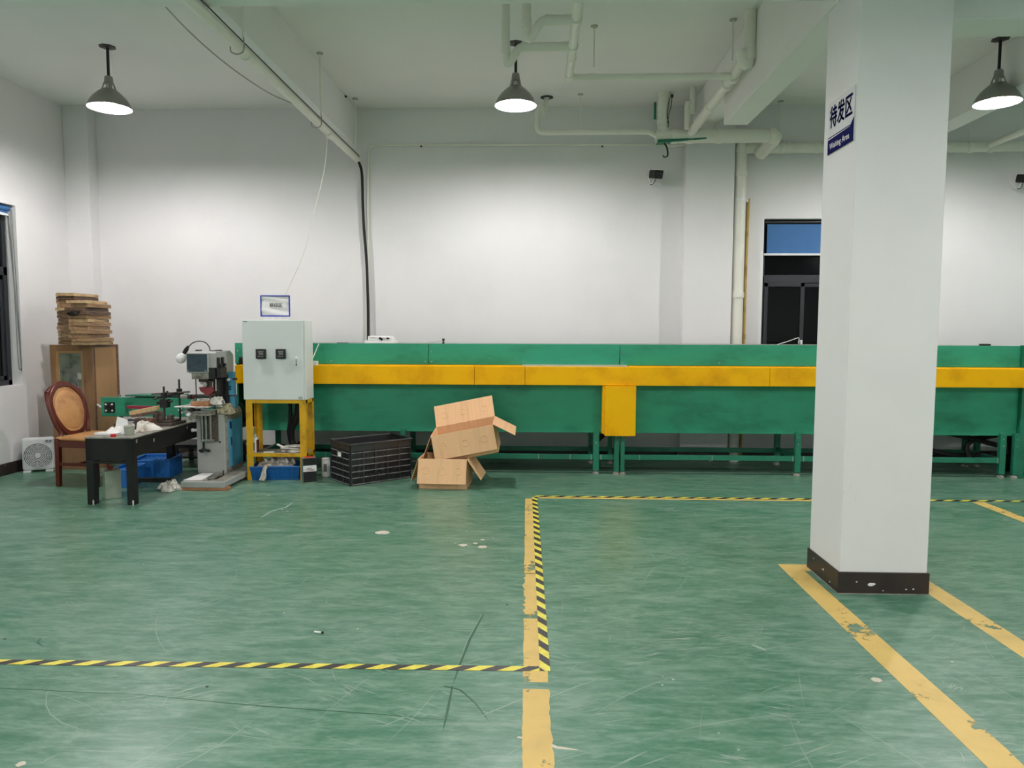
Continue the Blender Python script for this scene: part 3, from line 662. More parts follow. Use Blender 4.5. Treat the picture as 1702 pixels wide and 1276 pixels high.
# ---------------------------------------------------------------- conduits and cables
t = thing('conduit_pipe', 'long white conduit slung under the left ceiling beam', 'conduit', (-2.02, 8.3, 3.42))
M().tube([(-2.03, 8.36, 3.43), (-2.03, -2.0, 3.40)], .036, 18).build('pipe', 'pvc', t, smooth=True, world=True)
for y in (6.79, 5.0, 3.2): M().tube([(-2.075, y, 3.41), (-2.07, y, 3.375), (-2.03, y, 3.36), (-1.99, y, 3.375), (-1.98, y, 3.42), (-1.985, y, 3.5)], .005, 6, 4).build('hook', 'steel', t, smooth=True, world=True)
for y in (5.2, 7.2): M().cyl((-2.03, y-.05, 3.41), (-2.03, y+.05, 3.41), .039, n=18).build('coupling', 'pvc', t, smooth=True, world=True)
M().tube([(-1.995, 8.3, 3.455), (-1.992, 6.0, 3.445), (-1.992, 3.0, 3.45)], .005, 6).build('cable', 'darksteel', t, smooth=True, world=True)
for y, lab in ((6.79, 'hanger of the long conduit, in the middle of the left beam'), (8.1, 'hanger of the long conduit next to the back wall'), (5.0, 'hanger of the long conduit nearest the viewer')):
    t = thing('pipe_hanger', lab, 'pipe hanger', (-1.985, y, ZC), 0, 'pipe hangers')
    M().cyl((-1.985, y, ZC), (-1.985, y, 3.47), .008, n=8).build('rod', 'pvc', t, smooth=True, world=True)
    M().cyl((-1.985, y, ZC), (-1.985, y, ZC-.008), .03, n=14).build('flange', 'pvcd', t, world=True)
def cable(name, label, pts, r, m, res=6, cat='cable'): return tag(M().tube(pts, r, 8, res).build(name, m, smooth=True), label, cat)
cable('power_cable', 'thick black cable dropping from the conduit down the back wall', [(-2.03, 8.33, 3.43), P(601, 285, 8.38), P(603, 340, 8.40), P(605, 380, 8.40), P(609, 430, 8.40), P(611, 480, 8.40), P(612, 530, 8.40), P(612, 590, 8.38)], .016, 'rubber')
cable('sagging_cable', 'thin cable sagging from the cross beam to the conduit', [P(255, -12, 4.46), P(300, 38, 5.0), P(350, 85, 5.5), P(400, 124, 5.9), P(450, 156, 6.3), P(500, 178, 6.6), Vector((-2.0, 6.79, 3.45))], .005, 'pvcd')
cable('hanging_string', 'thin white cord hanging from the conduit to the framed sign', [Vector((-2.03, 7.15, 3.40)), P(540, 275, 7.15), P(524, 345, 7.15), P(505, 420, 7.15), P(474, 490, 7.14)], .0045, 'pvc')
A = P(610, 600, 8.43); B_ = P(612, 241, 8.43); z1 = P(800, 240, 8.43).z
cable('wall_conduit', 'slim white conduit rising and turning right along the back wall', [A]+bend(A, (B_.x, 8.43, z1), (1.3, 8.43, z1), .09)+[(1.42, 8.43, z1-.01)], .0125, 'pvc', 0, 'conduit')
cable('loose_cable', 'slim white cable continuing from the wall conduit across the column', [(1.40, 8.42, z1-.01), P(1120, 243, 8.2), P(1150, 237, 8.2), P(1180, 235, 8.2), P(1214, 237, 8.2), P(1222, 234, 8.2)], .010, 'pvc', 6)
for px in (700, 1001): q = P(px, 243, 8.43); tag(M().sphere(q, .012, n=8).build('cable_clip', 'darksteel'), 'small dark clip on the wall conduit, %s' % ('left half' if px < 800 else 'right half'), 'clip')

# ---------------------------------------------------------------- the long green and yellow machine
mc = thing('drying_tunnel', 'long green and yellow enamelled conveyor machine along the back wall', 'machine', (.9, 7.8, 0))
W = dict(world=True)
zt = 1.352
for k, (x0, x1) in enumerate(((-3.145, -1.106), (-1.100, .882), (.888, 2.93), (2.936, 4.945))):
    b = M().box(x0, x1, 7.5, 7.53, 1.135, zt)
    o = b.build('top_panel', 'green', mc, bevel=.003, **W)
    s = M()
    for sx in (x0+.03, (x0+x1)/2, x1-.03): s.sphere((sx, 7.498, 1.165), .008, 1, .5, 1, 8)
    s.sphere((x0+.03, 7.498, 1.27), .008, 1, .5, 1, 8)
    s.build('screw', 'steel', o, **W)
M().box(-3.145, 4.945, 7.53, 8.2, zt-.03, zt-.004).build('top_cover', 'greydirty', mc, **W)
M().box(-3.145, -3.13, 7.53, 8.2, .44, zt-.03).box(4.93, 4.945, 7.53, 8.2, .44, zt-.03).box(-3.13, 4.93, 8.185, 8.2, .5, zt-.03).build('end_panels', 'green2', mc, **W)
M().box(-3.13, 4.93, 7.56, 8.18, .46, .5).build('underside', 'blackmatte', mc, **W)
M().box(4.95, 5.01, 7.45, 7.52, .0, 1.36).build('end_post', 'green2', mc, bevel=.003, **W)
for x0, x1 in ((-3.09, -.612), (-.609, -.093), (-.090, 2.382), (2.385, 5.04)):
    M().box(x0, x1, 7.36, 7.52, .936, 1.125).build('guard_rail', 'yellow', mc, bevel=.004, **W)
M().box(-.12, .95, 7.40, 7.5, 1.125, 1.142).build('rail_edge', 'rawsteel', mc, **W)['label'] = 'bare steel edge'
M().box(-2.95, 5.04, 7.42, 7.52, 1.125, 1.133).build('rail_edge', 'yellow', mc, **W)
M().box(-2.93, .70, 7.5, 7.52, .43, .936).build('lower_panel', 'green', mc, bevel=.003, **W)
M().box(1.03, 4.948, 7.5, 7.52, .432, .936).build('lower_panel', 'green', mc, bevel=.003, **W)
M().box(4.955, 5.0, 7.46, 7.5, .7, .936).build('end_bracket', 'green2', mc, **W)
M().box(.722, 1.036, 7.325, 7.37, .422, .932).build('motor_cover', 'yellow', mc, bevel=.004, **W)
M().box(.700, 1.02, 7.37, 7.5, .437, .932).build('motor_cover', 'yellow', mc, bevel=.004, **W)
for x0, x1, yy in ((-2.95, -2.90, 0), (-1.40, -1.345, 0), (.620, .682, 0), (.836, .886, .02), (.902, .944, .02), (2.702, 2.760, 0), (4.774, 4.835, 0), (4.902, 4.956, .02)):
    for Y in (7.47-yy, 8.09):
        l = M().box(x0, x1, Y, Y+.05, .035, .46).build('leg', 'green2', mc, bevel=.003, **W)
        s = M()
        for zz in (.33, .40): s.sphere(((x0+x1)/2, Y-.001, zz), .007, 1, .4, 1, 8)
        s.build('bolt', 'steel', l, **W)
        M().lathe([(0, 0), (.034, 0), (.034, .012), (.024, .024), (.01, .03), (.01, .045), (0, .045)], ((x0+x1)/2, Y+.025, 0), 14).build('foot', 'greydirty', l, smooth=True, **W)
for x0, x1 in ((-2.90, -1.40), (-1.345, .62), (.682, .836), (.944, 2.702), (2.76, 4.774)):
    M().box(x0, x1, 7.48, 7.515, .152, .203).build('front_rail', 'green2', mc, bevel=.002, **W)
    M().box(x0, x1, 8.10, 8.13, .135, .185).build('back_rail', 'green2', mc, bevel=.002, **W)
for x in (-2.2, -1.9, -1.1, .05, .38, .60, .70, 1.1, 1.85, 2.68, 2.79, 3.1, 4.05, 4.76): M().box(x, x+.005, 7.476, 7.482, .15, .206).build('weld_mark', 'rawsteel', mc, **W)
for x in (-2.92, .645, 2.73, 4.80): M().box(x-.02, x+.02, 7.52, 8.09, .16, .2).build('cross_rail', 'green2', mc, **W)
M().tube([(.66, 7.7, .30), (.78, 7.7, .40), (.95, 7.7, .45)], .028, 8, 5).build('belt', 'rubber', mc, smooth=True, **W)
for pts in ([(4.1, 7.75, .46), (4.5, 7.75, .40), (4.9, 7.72, .30)], [(4.3, 7.9, .46), (4.25, 7.9, .25), (4.55, 7.85, .17), (4.9, 7.8, .2)], [(4.62, 7.7, .12), (4.58, 7.72, .28), (4.7, 7.75, .36), (4.9, 7.75, .40)], [(4.85, 7.7, .44), (4.94, 7.7, .38), (4.98, 7.7, .22)]):
    M().tube(pts, .026, 8, 6).build('hose', 'rubber', mc, smooth=True, **W)
M().tube([(-2.35, 7.6, .46), (-2.5, 7.62, .3), (-2.75, 7.6, .05)], .014, 8, 4).build('hose', 'rubber', mc, smooth=True, **W)
# neighbouring unit at the right edge
t = thing('conveyor_table', 'green conveyor table starting at the far right edge', 'conveyor', (5.7, 7.8, 0))
M().box(5.06, 6.6, 7.45, 8.1, .69, .86).build('frame', 'green2', t, bevel=.003, **W)
M().box(5.06, 6.6, 7.5, 8.05, 1.0, 1.34).build('hood', 'green2', t, bevel=.003, **W)
for x in (5.15, 6.4):
    for Y in (7.5, 8.0): M().box(x, x+.05, Y, Y+.05, 0, .69).build('leg', 'green2', t, **W)
    M().box(x, x+.03, 7.52, 7.55, .86, 1.0).build('post', 'green2', t, **W)
M().box(5.06, 6.6, 7.46, 7.5, .25, .3).build('rail', 'green2', t, **W)
t = thing('rubber_mat', 'black folded mat under the conveyor at the far right', 'mat', (5.3, 7.8, 0))
M().box(5.08, 5.6, 7.65, 7.98, 0, .42).build('stack', 'blackmatte', t, bevel=.05, **W)
M().box(5.08, 5.55, 7.56, 7.645, .02, .18).build('bin', 'navy', t, bevel=.01, **W)
# things on top of the machine
q = P(610, 571, 7.75)
t = thing('paper_stack', 'crumpled white papers and a flat box on top of the machine', 'paper', (q.x+.15, 7.75, 1.35))
b = M().box(-.16, .17, -.09, .09, 0, .03).box(-.13, .15, -.07, .08, .03, .055, (0, 0, .08)).box(-.12, .13, -.08, .05, .055, .075, (.05, .02, -.06)); b.build('papers', 'paper', t, bevel=.004)
M().box(.0, .04, -.095, -.09, .035, .06, (0, .5, 0)).box(.08, .11, -.095, -.09, .045, .06, (0, .3, 0)).box(-.1, -.04, -.095, -.09, .055, .06).build('print', 'print', t)
q = P(737, 571, 7.7)
t = thing('small_valve', 'tiny black valve standing on the machine top', 'valve', (q.x, 7.7, zt-.004))
M().cyl((0, 0, 0), (0, 0, .02), .012).cyl((0, 0, .02), (0, 0, .04), .006).cyl((0, 0, .03), (0, 0, .055), .013).build('body', 'black', t, smooth=True)
M().tube([(0, 0, .03), (-.06, 0, .025), (-.14, 0, .01), (-.2, 0, .005)], .002, 6, 4).build('wire', 'pvcd', t, smooth=True)
q = P(1300, 571, 7.75)
cable('loose_wire', 'thin white wire arching over the machine below the window', [Vector((q.x-.05, 7.75, 1.352)), P(1310, 567, 7.75), P(1324, 562, 7.75), P(1328, 562, 7.75), P(1327, 571, 7.75)], .004, 'white', 6, 'wire')
q = P(1637, 571, 7.7); tag(M().box(q.x-.04, q.x+.04, 7.66, 7.74, 1.348, 1.37).build('black_clip', 'black', bevel=.006), 'small black block on the machine top, right of the pillar', 'block')
q = P(570, 571, 7.6); tag(M().box(q.x-.05, q.x+.06, 7.55, 7.6, 1.348, 1.358).build('steel_strip', 'darksteel'), 'flat dark strip on the machine top near the cabinet', 'strip')
t = thing('wall_socket', 'small white connector box with a wire, on the machine beside the cabinet', 'connector', P(520, 601, 7.34))
q = P(524, 601, 7.38)
M().box(q.x-.045, q.x+.02, 7.36, 7.42, 1.126, 1.17).build('box', 'white', t, bevel=.003, **W)
M().tube([P(530, 571, 7.48), P(522, 590, 7.44), P(519, 600, 7.37), P(518, 620, 7.345), P(516, 638, 7.345), P(515, 655, 7.345)], .005, 6, 5).build('wire', 'white', t, smooth=True, **W)
q0, q1 = P(393, 594, 7.36), P(403, 605, 7.36)
tag(M().box(q0.x, q1.x+.05, 7.42, 7.49, q1.z+.0, q0.z).build('product_box', 'darksteel', bevel=.002), 'small mottled box on the yellow rail left of the cabinet', 'box')
# pillar sign
t = thing('area_sign', 'white and navy sign on the left side of the pillar', 'sign', (1.752, 4.33, 2.72))
y0, y1 = 4.12, 4.47; z0, z1 = 2.545, 2.845
M().box(1.749, 1.755, y0, y1, z0, z1).build('board', 'signboard', t, **W)
nb = M(); prof = [(y1, z0), (y0, z0), (y0, z0+.13)]+[(y0+.05*math.sin(a*PI/12), z0+.09+.04*(1-math.sin(a*PI/12))*(1 if a < 6 else 1)) for a in range(1, 7)]+[(y1, z0+.085)]
nb.prism(prof, 'x', 1.7475, 1.749).build('navy_band', 'navy', t, **W)
M().box(1.7475, 1.749, y0+.05, y1, z0+.094, z0+.099).build('rule', 'navy', t, **W)
SIDE = lambda y, z: Matrix.Translation((1.7475, y, z))@Matrix(((0, 0, -1, 0), (-1, 0, 0, 0), (0, 1, 0, 0), (0, 0, 0, 1)))
text_mesh('characters', '待发区', .106, 'navy', t, SIDE((y0+y1)/2, z0+.20)@Matrix.Diagonal((.98, 1.25, 1, 1)), .0006, .0022)
text_mesh('lettering', 'Waiting Area', .05, 'white', t, SIDE((y0+y1)/2+.01, z0+.042)@Matrix.Translation((0, 0, .0005)), .0004)
# ---------------------------------------------------------------- control cabinet, its stand and sign
st = thing('cabinet_stand', 'yellow angle-iron stand under the pale grey control cabinet', 'stand', (-2.55, 7.12, 0))
X0, X1, Y0, Y1 = -2.845, -2.245, 7.01, 7.27
def angle_leg(x, y, sx, sy):
    b = M().box(min(x, x+sx*.066), max(x, x+sx*.066), min(y, y+sy*.005), max(y, y+sy*.005), 0, .80).box(min(x, x+sx*.005), max(x, x+sx*.005), min(y+sy*.005, y+sy*.05), max(y+sy*.005, y+sy*.05), 0, .80)
    return b.build('leg', 'yellow2', st, **W)
angle_leg(X0, Y0, 1, 1); angle_leg(X1, Y0, -1, 1); angle_leg(X0, Y1, 1, -1); angle_leg(X1, Y1, -1, -1)
for z0_, z1_ in ((.768, .802), (.235, .27)):
    M().box(X0, X1, Y0-.001, Y0+.004, z0_, z1_).build('front_rail', 'yellow2', st, **W); M().box(X0, X1, Y1-.004, Y1, z0_, z1_).build('back_rail', 'yellow2', st, **W)
    for x in (X0, X1-.004): M().box(x, x+.004, Y0, Y1, z0_, z1_).build('side_rail', 'yellow2', st, **W)
M().box(X0+.006, X1-.006, Y0+.006, Y1-.006, .262, .270).build('shelf', 'greydirty', st, **W)
cb = thing('control_cabinet', 'pale grey steel control cabinet with two meters on the yellow stand', 'cabinet', (-2.55, 7.12, .802))
M().box(-2.856, -2.242, 7.02, 7.26, .803, 1.585).build('body', 'cabgrey', cb, bevel=.004, **W)
M().box(-2.858, -2.262, 6.998, 7.017, .805, 1.583).build('door', 'cabgrey', cb, bevel=.003, **W)
for px in (434, 467):
    q = P(px, 588, 6.99)
    mt_ = M().box(q.x-.048, q.x+.048, 6.972, 6.998, q.z-.048, q.z+.048).build('meter', 'black', cb, bevel=.004, **W)
    M().box(q.x-.038, q.x+.038, 6.970, 6.972, q.z-.030, q.z+.036).build('face', 'meter', mt_, **W)
    for dz, col in ((.020, 'greydirty'), (-.001, 'greydirty')): M().box(q.x-.022+(.006 if dz < 0 else 0), q.x+.028, 6.9685, 6.970, q.z+dz-.006, q.z+dz+.008).build('display', 'grille', mt_, **W)
    M().box(q.x-.03, q.x+.03, 6.9685, 6.970, q.z-.026, q.z-.021).build('buttons', 'greydirty', mt_, **W)
q = P(493, 601, 6.99)
hd = M().box(q.x-.013, q.x+.013, 6.985, 6.998, q.z-.048, q.z+.048).build('lock', 'white', cb, bevel=.006, **W)
M().box(q.x-.006, q.x+.006, 6.978, 6.986, q.z-.030, q.z+.026).build('lever', 'steel', hd, bevel=.002, **W)
M().cyl((q.x, 6.976, q.z-.03), (q.x, 6.986, q.z-.03), .007, n=12).build('keyhole', 'black', hd, **W)
q = P(407, 534, 6.99); M().box(q.x-.02, q.x+.018, 6.9965, 6.998, q.z-.006, q.z+.002).build('name_plate', 'grille', cb, **W)
q = P(499, 661, 6.99); M().box(q.x-.02, q.x+.02, 6.9965, 6.998, q.z-.012, q.z+.012).build('sticker', 'tin', cb, **W)
sg = thing('framed_sign', 'white crumpled sign with blue rounded frame standing on the cabinet', 'sign', (-2.575, 7.14, 1.586))
za, zb, xa, xb_ = 1.622, 1.832, -2.728, -2.43
fr = M().box(xa, xb_, 7.14, 7.155, za, za+.012).box(xa, xb_, 7.14, 7.155, zb-.012, zb).box(xa, xa+.012, 7.14, 7.155, za, zb).box(xb_-.012, xb_, 7.14, 7.155, za, zb)
fr.build('frame', 'bluef', sg, bevel=.004, **W)
fb = M(); nx, nz = 40, 24; gr = []
for j in range(nz+1):
    row = []
    for i in range(nx+1):
        u, v = i/nx, j/nz
        yy = 7.147+.004*math.sin(9*v+2.2*math.sin(3*u)+1)*math.cos(2.5*u)+.002*math.sin(17*v+5*u)
        row.append(fb.bm.verts.new((xa+.01+u*(xb_-xa-.02), yy, za+.01+v*(zb-za-.02))))
    gr.append(row)
for j in range(nz):
    for i in range(nx): fb.bm.faces.new((gr[j][i], gr[j][i+1], gr[j+1][i+1], gr[j+1][i]))
fb.build('sheet', 'white', sg, smooth=True, **W)
M().box(xa+.005, xb_-.005, 7.151, 7.156, za+.005, zb-.005).build('backing', 'white', sg, **W)
text_mesh('characters', '移印区', .044, 'print', sg, Matrix.Translation(((xa+xb_)/2+.01, 7.1405, (za+zb)/2+.005))@FRONT, .0006, .0004)
M().box(xa+.04, xb_-.03, 7.12, 7.18, 1.586, 1.594).box(-2.62, -2.60, 7.145, 7.155, 1.59, 1.625).box(-2.55, -2.53, 7.145, 7.155, 1.59, 1.625).build('foot', 'white', sg, bevel=.002, **W)
# hoses under the cabinet
t = thing('cable_bundle', 'black cable bundle looping down behind the yellow stand', 'cables', P(495, 680, 7.32))
M().tube([P(483, 668, 7.30), P(482, 700, 7.34), P(480, 722, 7.4), P(492, 745, 7.42), P(512, 758, 7.45)], .018, 10, 6).build('hose', 'rubber', t, smooth=True, **W)
M().tube([P(497, 665, 7.30), P(494, 692, 7.33), P(484, 715, 7.38), P(487, 738, 7.42), P(500, 752, 7.45)], .036, 12, 6).build('hose', 'rubber', t, smooth=True, **W)
M().tube([P(479, 668, 7.30), P(486, 690, 7.33), P(495, 705, 7.36)], .008, 8, 6).build('wire', 'rubber', t, smooth=True, **W)
# spray can, gloves, papers on the shelf
q = P(425, 757, 7.08)
t = thing('spray_can', 'white spray can with a cap on the yellow stand shelf', 'spray can', (q.x, 7.08, .27))
M().lathe([(0, 0), (.031, 0), (.032, .005), (.032, .135), (.028, .148), (.018, .156), (0, .156)], n=24).build('body', 'white', t, smooth=True)
M().lathe([(0, .154), (.012, .154), (.011, .178), (.006, .184), (0, .184)], n=16).build('nozzle', 'white', t, smooth=True)
M().box(.012, .033, -.026, .02, .0, .13).build('stripe', 'mahog', t, bevel=.008)
M().box(-.012, .004, -.0335, -.030, .02, .10).build('print', 'grille', t)
q = P(447, 757, 7.06)
tag(M().box(-.05, .05, -.03, .03, 0, .006).xf(Matrix.Translation((q.x, 7.06, .271))@Matrix.Rotation(.3, 4, 'Z')).build('paper_note', 'rag'), 'flat grey scrap on the middle of the stand shelf', 'paper')
q = P(487, 757, 7.1)
g0 = thing('work_gloves', 'pile of folded dirty white gloves on the stand shelf', 'gloves', (q.x, 7.1, .272))
cloth('glove', 'ragd', 0, 0, 0, .10, .06, .05, 5, g0, world=False)
M().box(-.11, .07, -.055, .03, .035, .047, (0, .06, .1)).box(-.09, .09, -.05, .035, .055, .066, (.05, -.05, -.08)).build('folded_glove', 'rag', g0, bevel=.004)
M().tube([(-.07, -.05, .05), (-.12, -.055, .075), (-.14, -.04, .078)], .011, 8, 4).build('finger', 'rag', g0, smooth=True)
# blue basket with rags
q = FL(430, 788); q2 = FL(472, 798)
bk = thing('basket', 'blue plastic basket full of soiled rags under the stand', 'basket', (-2.58, 7.15, 0), math.radians(6))
def basket(t, w, d, h, flare, m, ribs=True):
    b = M(); a = w/2; c = d/2; f = flare; th = .006
    for (p0, p1, p2, p3) in (((-a, -c), (a, -c), (a+f, -c-f), (-a-f, -c-f)), ((a, -c), (a, c), (a+f, c+f), (a+f, -c-f)), ((a, c), (-a, c), (-a-f, c+f), (a+f, c+f)), ((-a, c), (-a, -c), (-a-f, -c-f), (-a-f, c+f))):
        lo = [Vector((*p0, 0)), Vector((*p1, 0)), Vector((*p2, h)), Vector((*p3, h))]
        nrm = (lo[1]-lo[0]).cross(lo[3]-lo[0]).normalized()
        b.hexa(lo, [v-nrm*th for v in lo])
        if ribs:
            for zr in (.25, .5, .8):
                b.tube([lo[0].lerp(lo[3], zr)+nrm*.002, lo[1].lerp(lo[2], zr)+nrm*.002], .003, 6)
            nr = max(3, int((lo[1]-lo[0]).length/.04))
            for i in range(nr+1):
                e0, e1 = lo[0].lerp(lo[1], i/nr), lo[3].lerp(lo[2], i/nr); b.tube([e0+nrm*.002, e1+nrm*.002], .0028, 6)
    b.box(-a, a, -c, c, 0, .006)
    o = b.build('tub', m, t)
    b = M(); r = .008
    b.tube([(-a-f, -c-f, h), (a+f, -c-f, h), (a+f, c+f, h), (-a-f, c+f, h), (-a-f, -c-f, h)], r, 8)
    b.build('rim', m, t, smooth=True)
basket(bk, .44, .26, .135, .02, 'bluep')
rg = thing('rag_pile', 'soiled white rags heaped in the blue basket', 'rags', (-2.58, 7.15, .04))
cloth('rag', 'ragd', 0.0, 0, .05, .20, .12, .17, 21, rg, world=False, n=40)
cloth('rag', 'rag', .05, 0, .12, .09, .07, .12, 22, rg, world=False)
rr = random.Random(4)
for k in range(5):
    x = -.14+.07*k; b = M(); b.tube([(x, -.02, .11), (x+.03, -.06, .16), (x+.06, -.11, .125)], .013+.004*rr.random(), 7, 4).build('rag_fold', 'rag' if k % 2 else 'ragd', rg, smooth=True)
b = M(); L_ = [(-.05, -.13, .11), (-.075, -.165, .10), (-.09, -.178, .06), (-.10, -.19, .01), (-.115, -.20, -.03)]
for i in range(3): b.tube([(x+.018*i*(1 if k_ > 2 else .5), y-.004*i, z) for k_, (x, y, z) in enumerate(L_)], .013, 7, 4)
b.build('hanging_rag', 'ragd', rg, smooth=True)
# tins beside the stand
q = FL(506, 800)
t = thing('square_tin', 'black-and-tin square can with a white label beside the basket', 'tin can', (-2.20, 6.93, 0), math.radians(28))
M().box(-.065, .065, -.045, .045, 0, .25).build('body', 'tin', t, bevel=.005)
M().box(-.063, .064, -.047, -.044, .175, .247).build('upper_print', 'black', t); M().box(-.063, .064, -.047, -.044, .01, .115).build('lower_print', 'black', t)
M().box(-.063, .064, -.047, -.044, .115, .175).build('label', 'paper', t)
M().box(-.025, .02, -.0485, -.047, .145, .150).box(-.045, .045, -.0485, -.047, .133, .137).box(-.02, .04, -.0485, -.047, .123, .127).build('label_print', 'maroon', t)
M().box(-.04, .04, -.03, .03, .25, .254).build('top_print', 'red', t)
t = thing('white_tin', 'small white printed tin behind the square can', 'tin can', (-2.125, 7.25, 0), .2)
M().lathe([(0, 0), (.042, 0), (.042, .175), (.045, .178), (.045, .182), (.038, .182), (.038, .176), (0, .176)], n=24).build('body', 'white', t, smooth=True)
M().box(-.02, .012, -.0435, -.040, .05, .13).build('print', 'grille', t, bevel=.004)
M().tube([(-.043, 0, .17), (-.03, -.035, .195), (.03, -.035, .195), (.043, 0, .17)], .002, 6, 4).build('bail', 'steel', t)
q = FL(418, 795, .03); tag(M().box(-.03, .05, -.025, .025, 0, .04).xf(Matrix.Translation((-2.80, 7.12, 0))@Matrix.Rotation(.6, 4, 'Z')).build('brick_piece', 'plank', bevel=.006), 'small reddish block by the printer base', 'block')

# ---------------------------------------------------------------- black slotted crate
q = FL(583, 808); crate = thing('plastic_crate', 'large empty black slotted plastic crate in front of the machine', 'crate', (q.x, q.y, 0), math.radians(41))
Lc, Wc, Hc = .66, .40, .40
def crate_wall(t, p0, p1, H_, name):
    p0, p1 = Vector(p0), Vector(p1); d = (p1-p0); ln = d.length; d.normalize(); n_ = Vector((d.y, -d.x, 0))
    def bar(u0, u1, z0, z1, o0=-.006, o1=.006):
        a = p0+d*u0; c = p0+d*u1
        b.hexa([a+n_*o0+Vector((0, 0, z0)), c+n_*o0+Vector((0, 0, z0)), c+n_*o0+Vector((0, 0, z1)), a+n_*o0+Vector((0, 0, z1))],
               [a+n_*o1+Vector((0, 0, z0)), c+n_*o1+Vector((0, 0, z0)), c+n_*o1+Vector((0, 0, z1)), a+n_*o1+Vector((0, 0, z1))])
    b = M()
    zs = [.012, .075, .135, .195, .255, .315]
    bar(0, ln, 0, .014); bar(0, ln, .335, H_, -.008, .008); bar(0, ln, H_-.012, H_, -.01, .018)
    nv = max(3, round(ln/.125))
    for i in range(nv+1):
        u = ln*i/nv; bar(max(0, u-.009), min(ln, u+.009), 0, H_, -.006, .010)
    nf = int(ln/.0145)
    for i in range(nf): bar(ln*i/nf-.0028, ln*i/nf+.0028, 0, H_-.03, -.004, .003)
    bar(.02, ln-.02, .20, .335, -.005, -.001) if H_ > .35 else None
    o = b.build(name, 'crate', t)
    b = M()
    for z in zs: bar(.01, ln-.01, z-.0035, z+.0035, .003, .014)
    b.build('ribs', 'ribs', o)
    return o
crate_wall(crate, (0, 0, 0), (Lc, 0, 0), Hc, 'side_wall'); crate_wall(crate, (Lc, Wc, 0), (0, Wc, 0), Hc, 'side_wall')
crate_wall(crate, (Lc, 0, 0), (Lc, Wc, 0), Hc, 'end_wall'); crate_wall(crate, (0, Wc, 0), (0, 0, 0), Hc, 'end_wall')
M().box(0, Lc, 0, Wc, .004, .012).build('bottom', 'crate', crate)
M().tube([(-.012, -.012, Hc), (Lc+.012, -.012, Hc), (Lc+.012, Wc+.012, Hc), (-.012, Wc+.012, Hc), (-.012, -.012, Hc)], .010, 8).build('rim', 'crate', crate, smooth=True)
M().box(-.016, -.013, Wc*.42, Wc*.60, .262, .306).build('tag', 'paper', crate)['label'] = 'small white tag'

# ---------------------------------------------------------------- cardboard cartons
def carton(t, w, d, h, front, back, left, right, fl=.21, rings=True):
    th = .005
    def ringset(b, xs_, y, z, ax=-1):
        for x in xs_: b.ring((x, y, z), .030, .0022, 'y', 26, 5)
    b = M().box(-w/2, w/2, -d/2, -d/2+th, 0, h)
    b.build('front_wall', 'card', t); M().box(-w/2, w/2, d/2-th, d/2, 0, h).build('back_wall', 'card', t)
    M().box(-w/2, -w/2+th, -d/2, d/2, 0, h).build('side_wall', 'card', t); M().box(w/2-th, w/2, -d/2, d/2, 0, h).build('side_wall', 'card', t)
    M().box(-w/2, w/2, -d/2, d/2, 0, th).build('bottom', 'cardin', t)
    def flap(wd, ln, ang, loc, rz, name):     # hinge along local X; ang 0 = upright, 180 = hanging outside
        b = M().box(-wd/2, wd/2, 0, th, 0, ln)
        if wd > .45:
            for x, zz in ((-wd*.34, ln*.45), (wd*.02, ln*.5), (wd*.33, ln*.48)): b.ring((x, 0, zz), .032, .004, 'y', 26, 5); b.ring((x, th, zz), .032, .004, 'y', 26, 5)
        elif wd > .38:
            for x, zz in ((-wd*.22, ln*.5), (wd*.28, ln*.42)): b.ring((x, 0, zz), .032, .004, 'y', 26, 5); b.ring((x, th, zz), .032, .004, 'y', 26, 5)
        b.xf(Matrix.Translation(loc)@Matrix.Rotation(rz, 4, 'Z')@Matrix.Rotation(math.radians(ang), 4, 'X'))
        o = b.build(name, 'card', t, bevel=.0015)
    flap(w, fl, front, (0, -d/2, h), 0, 'flap'); flap(w, fl, back, (0, d/2, h), PI, 'flap')
    flap(d, fl, left, (-w/2, 0, h), -PI/2, 'flap'); flap(d, fl, right, (w/2, 0, h), PI/2, 'flap')
b1 = thing('cardboard_box', 'lower open cardboard box on the floor with folded-out flaps', 'cardboard box', (-.845, 6.88, 0), math.radians(-3))
carton(b1, .46, .38, .285, 162, -120, 162, 146, .235)
b2 = thing('cardboard_box', 'upper cardboard box tipped on top of the lower one, rear flap standing up', 'cardboard box', (-.625, 6.97, .295), (math.radians(5), math.radians(-11.5), math.radians(-1)))
carton(b2, .60, .38, .275, 166, 36, 148, 128, .235)

# ---------------------------------------------------------------- black work table and what stands on it
TX0, TX1, TY0, TY1, TZ = -3.80, -3.39, 5.95, 7.35, .58
tb = thing('work_table', 'long low black table with a worn top, left side', 'table', ((TX0+TX1)/2, (TY0+TY1)/2, 0))
M().box(TX0-.004, TX1+.004, TY0-.004, TY1, TZ-.012, TZ).build('top', 'greydirty', tb, bevel=.003, **W)['label'] = 'worn grey table top'
b = M().box(TX0, TX1, TY0, TY0+.02, TZ-.20, TZ-.012).box(TX1-.02, TX1, TY0+.02, TY1, TZ-.17, TZ-.012).box(TX0, TX0+.02, TY0+.02, TY1, TZ-.17, TZ-.012).box(TX0, TX1, TY1-.02, TY1, TZ-.17, TZ-.012)
b.build('apron', 'blackmatte', tb, bevel=.003, **W)
M().box(TX0+.02, TX1-.02, TY0-.006, TY0+.02, TZ-.225, TZ-.205).build('front_lip', 'blackmatte', tb, bevel=.003, **W)
for x in (TX0, TX1-.065):
    for y in (TY0, TY1-.065): M().box(x, x+.065, y, y+.065, 0, TZ-.012).build('leg', 'blackmatte', tb, bevel=.003, **W)
M().box(TX0+.01, TX1-.01, 6.62, 6.66, .05, .09).build('stretcher', 'blackmatte', tb, **W)
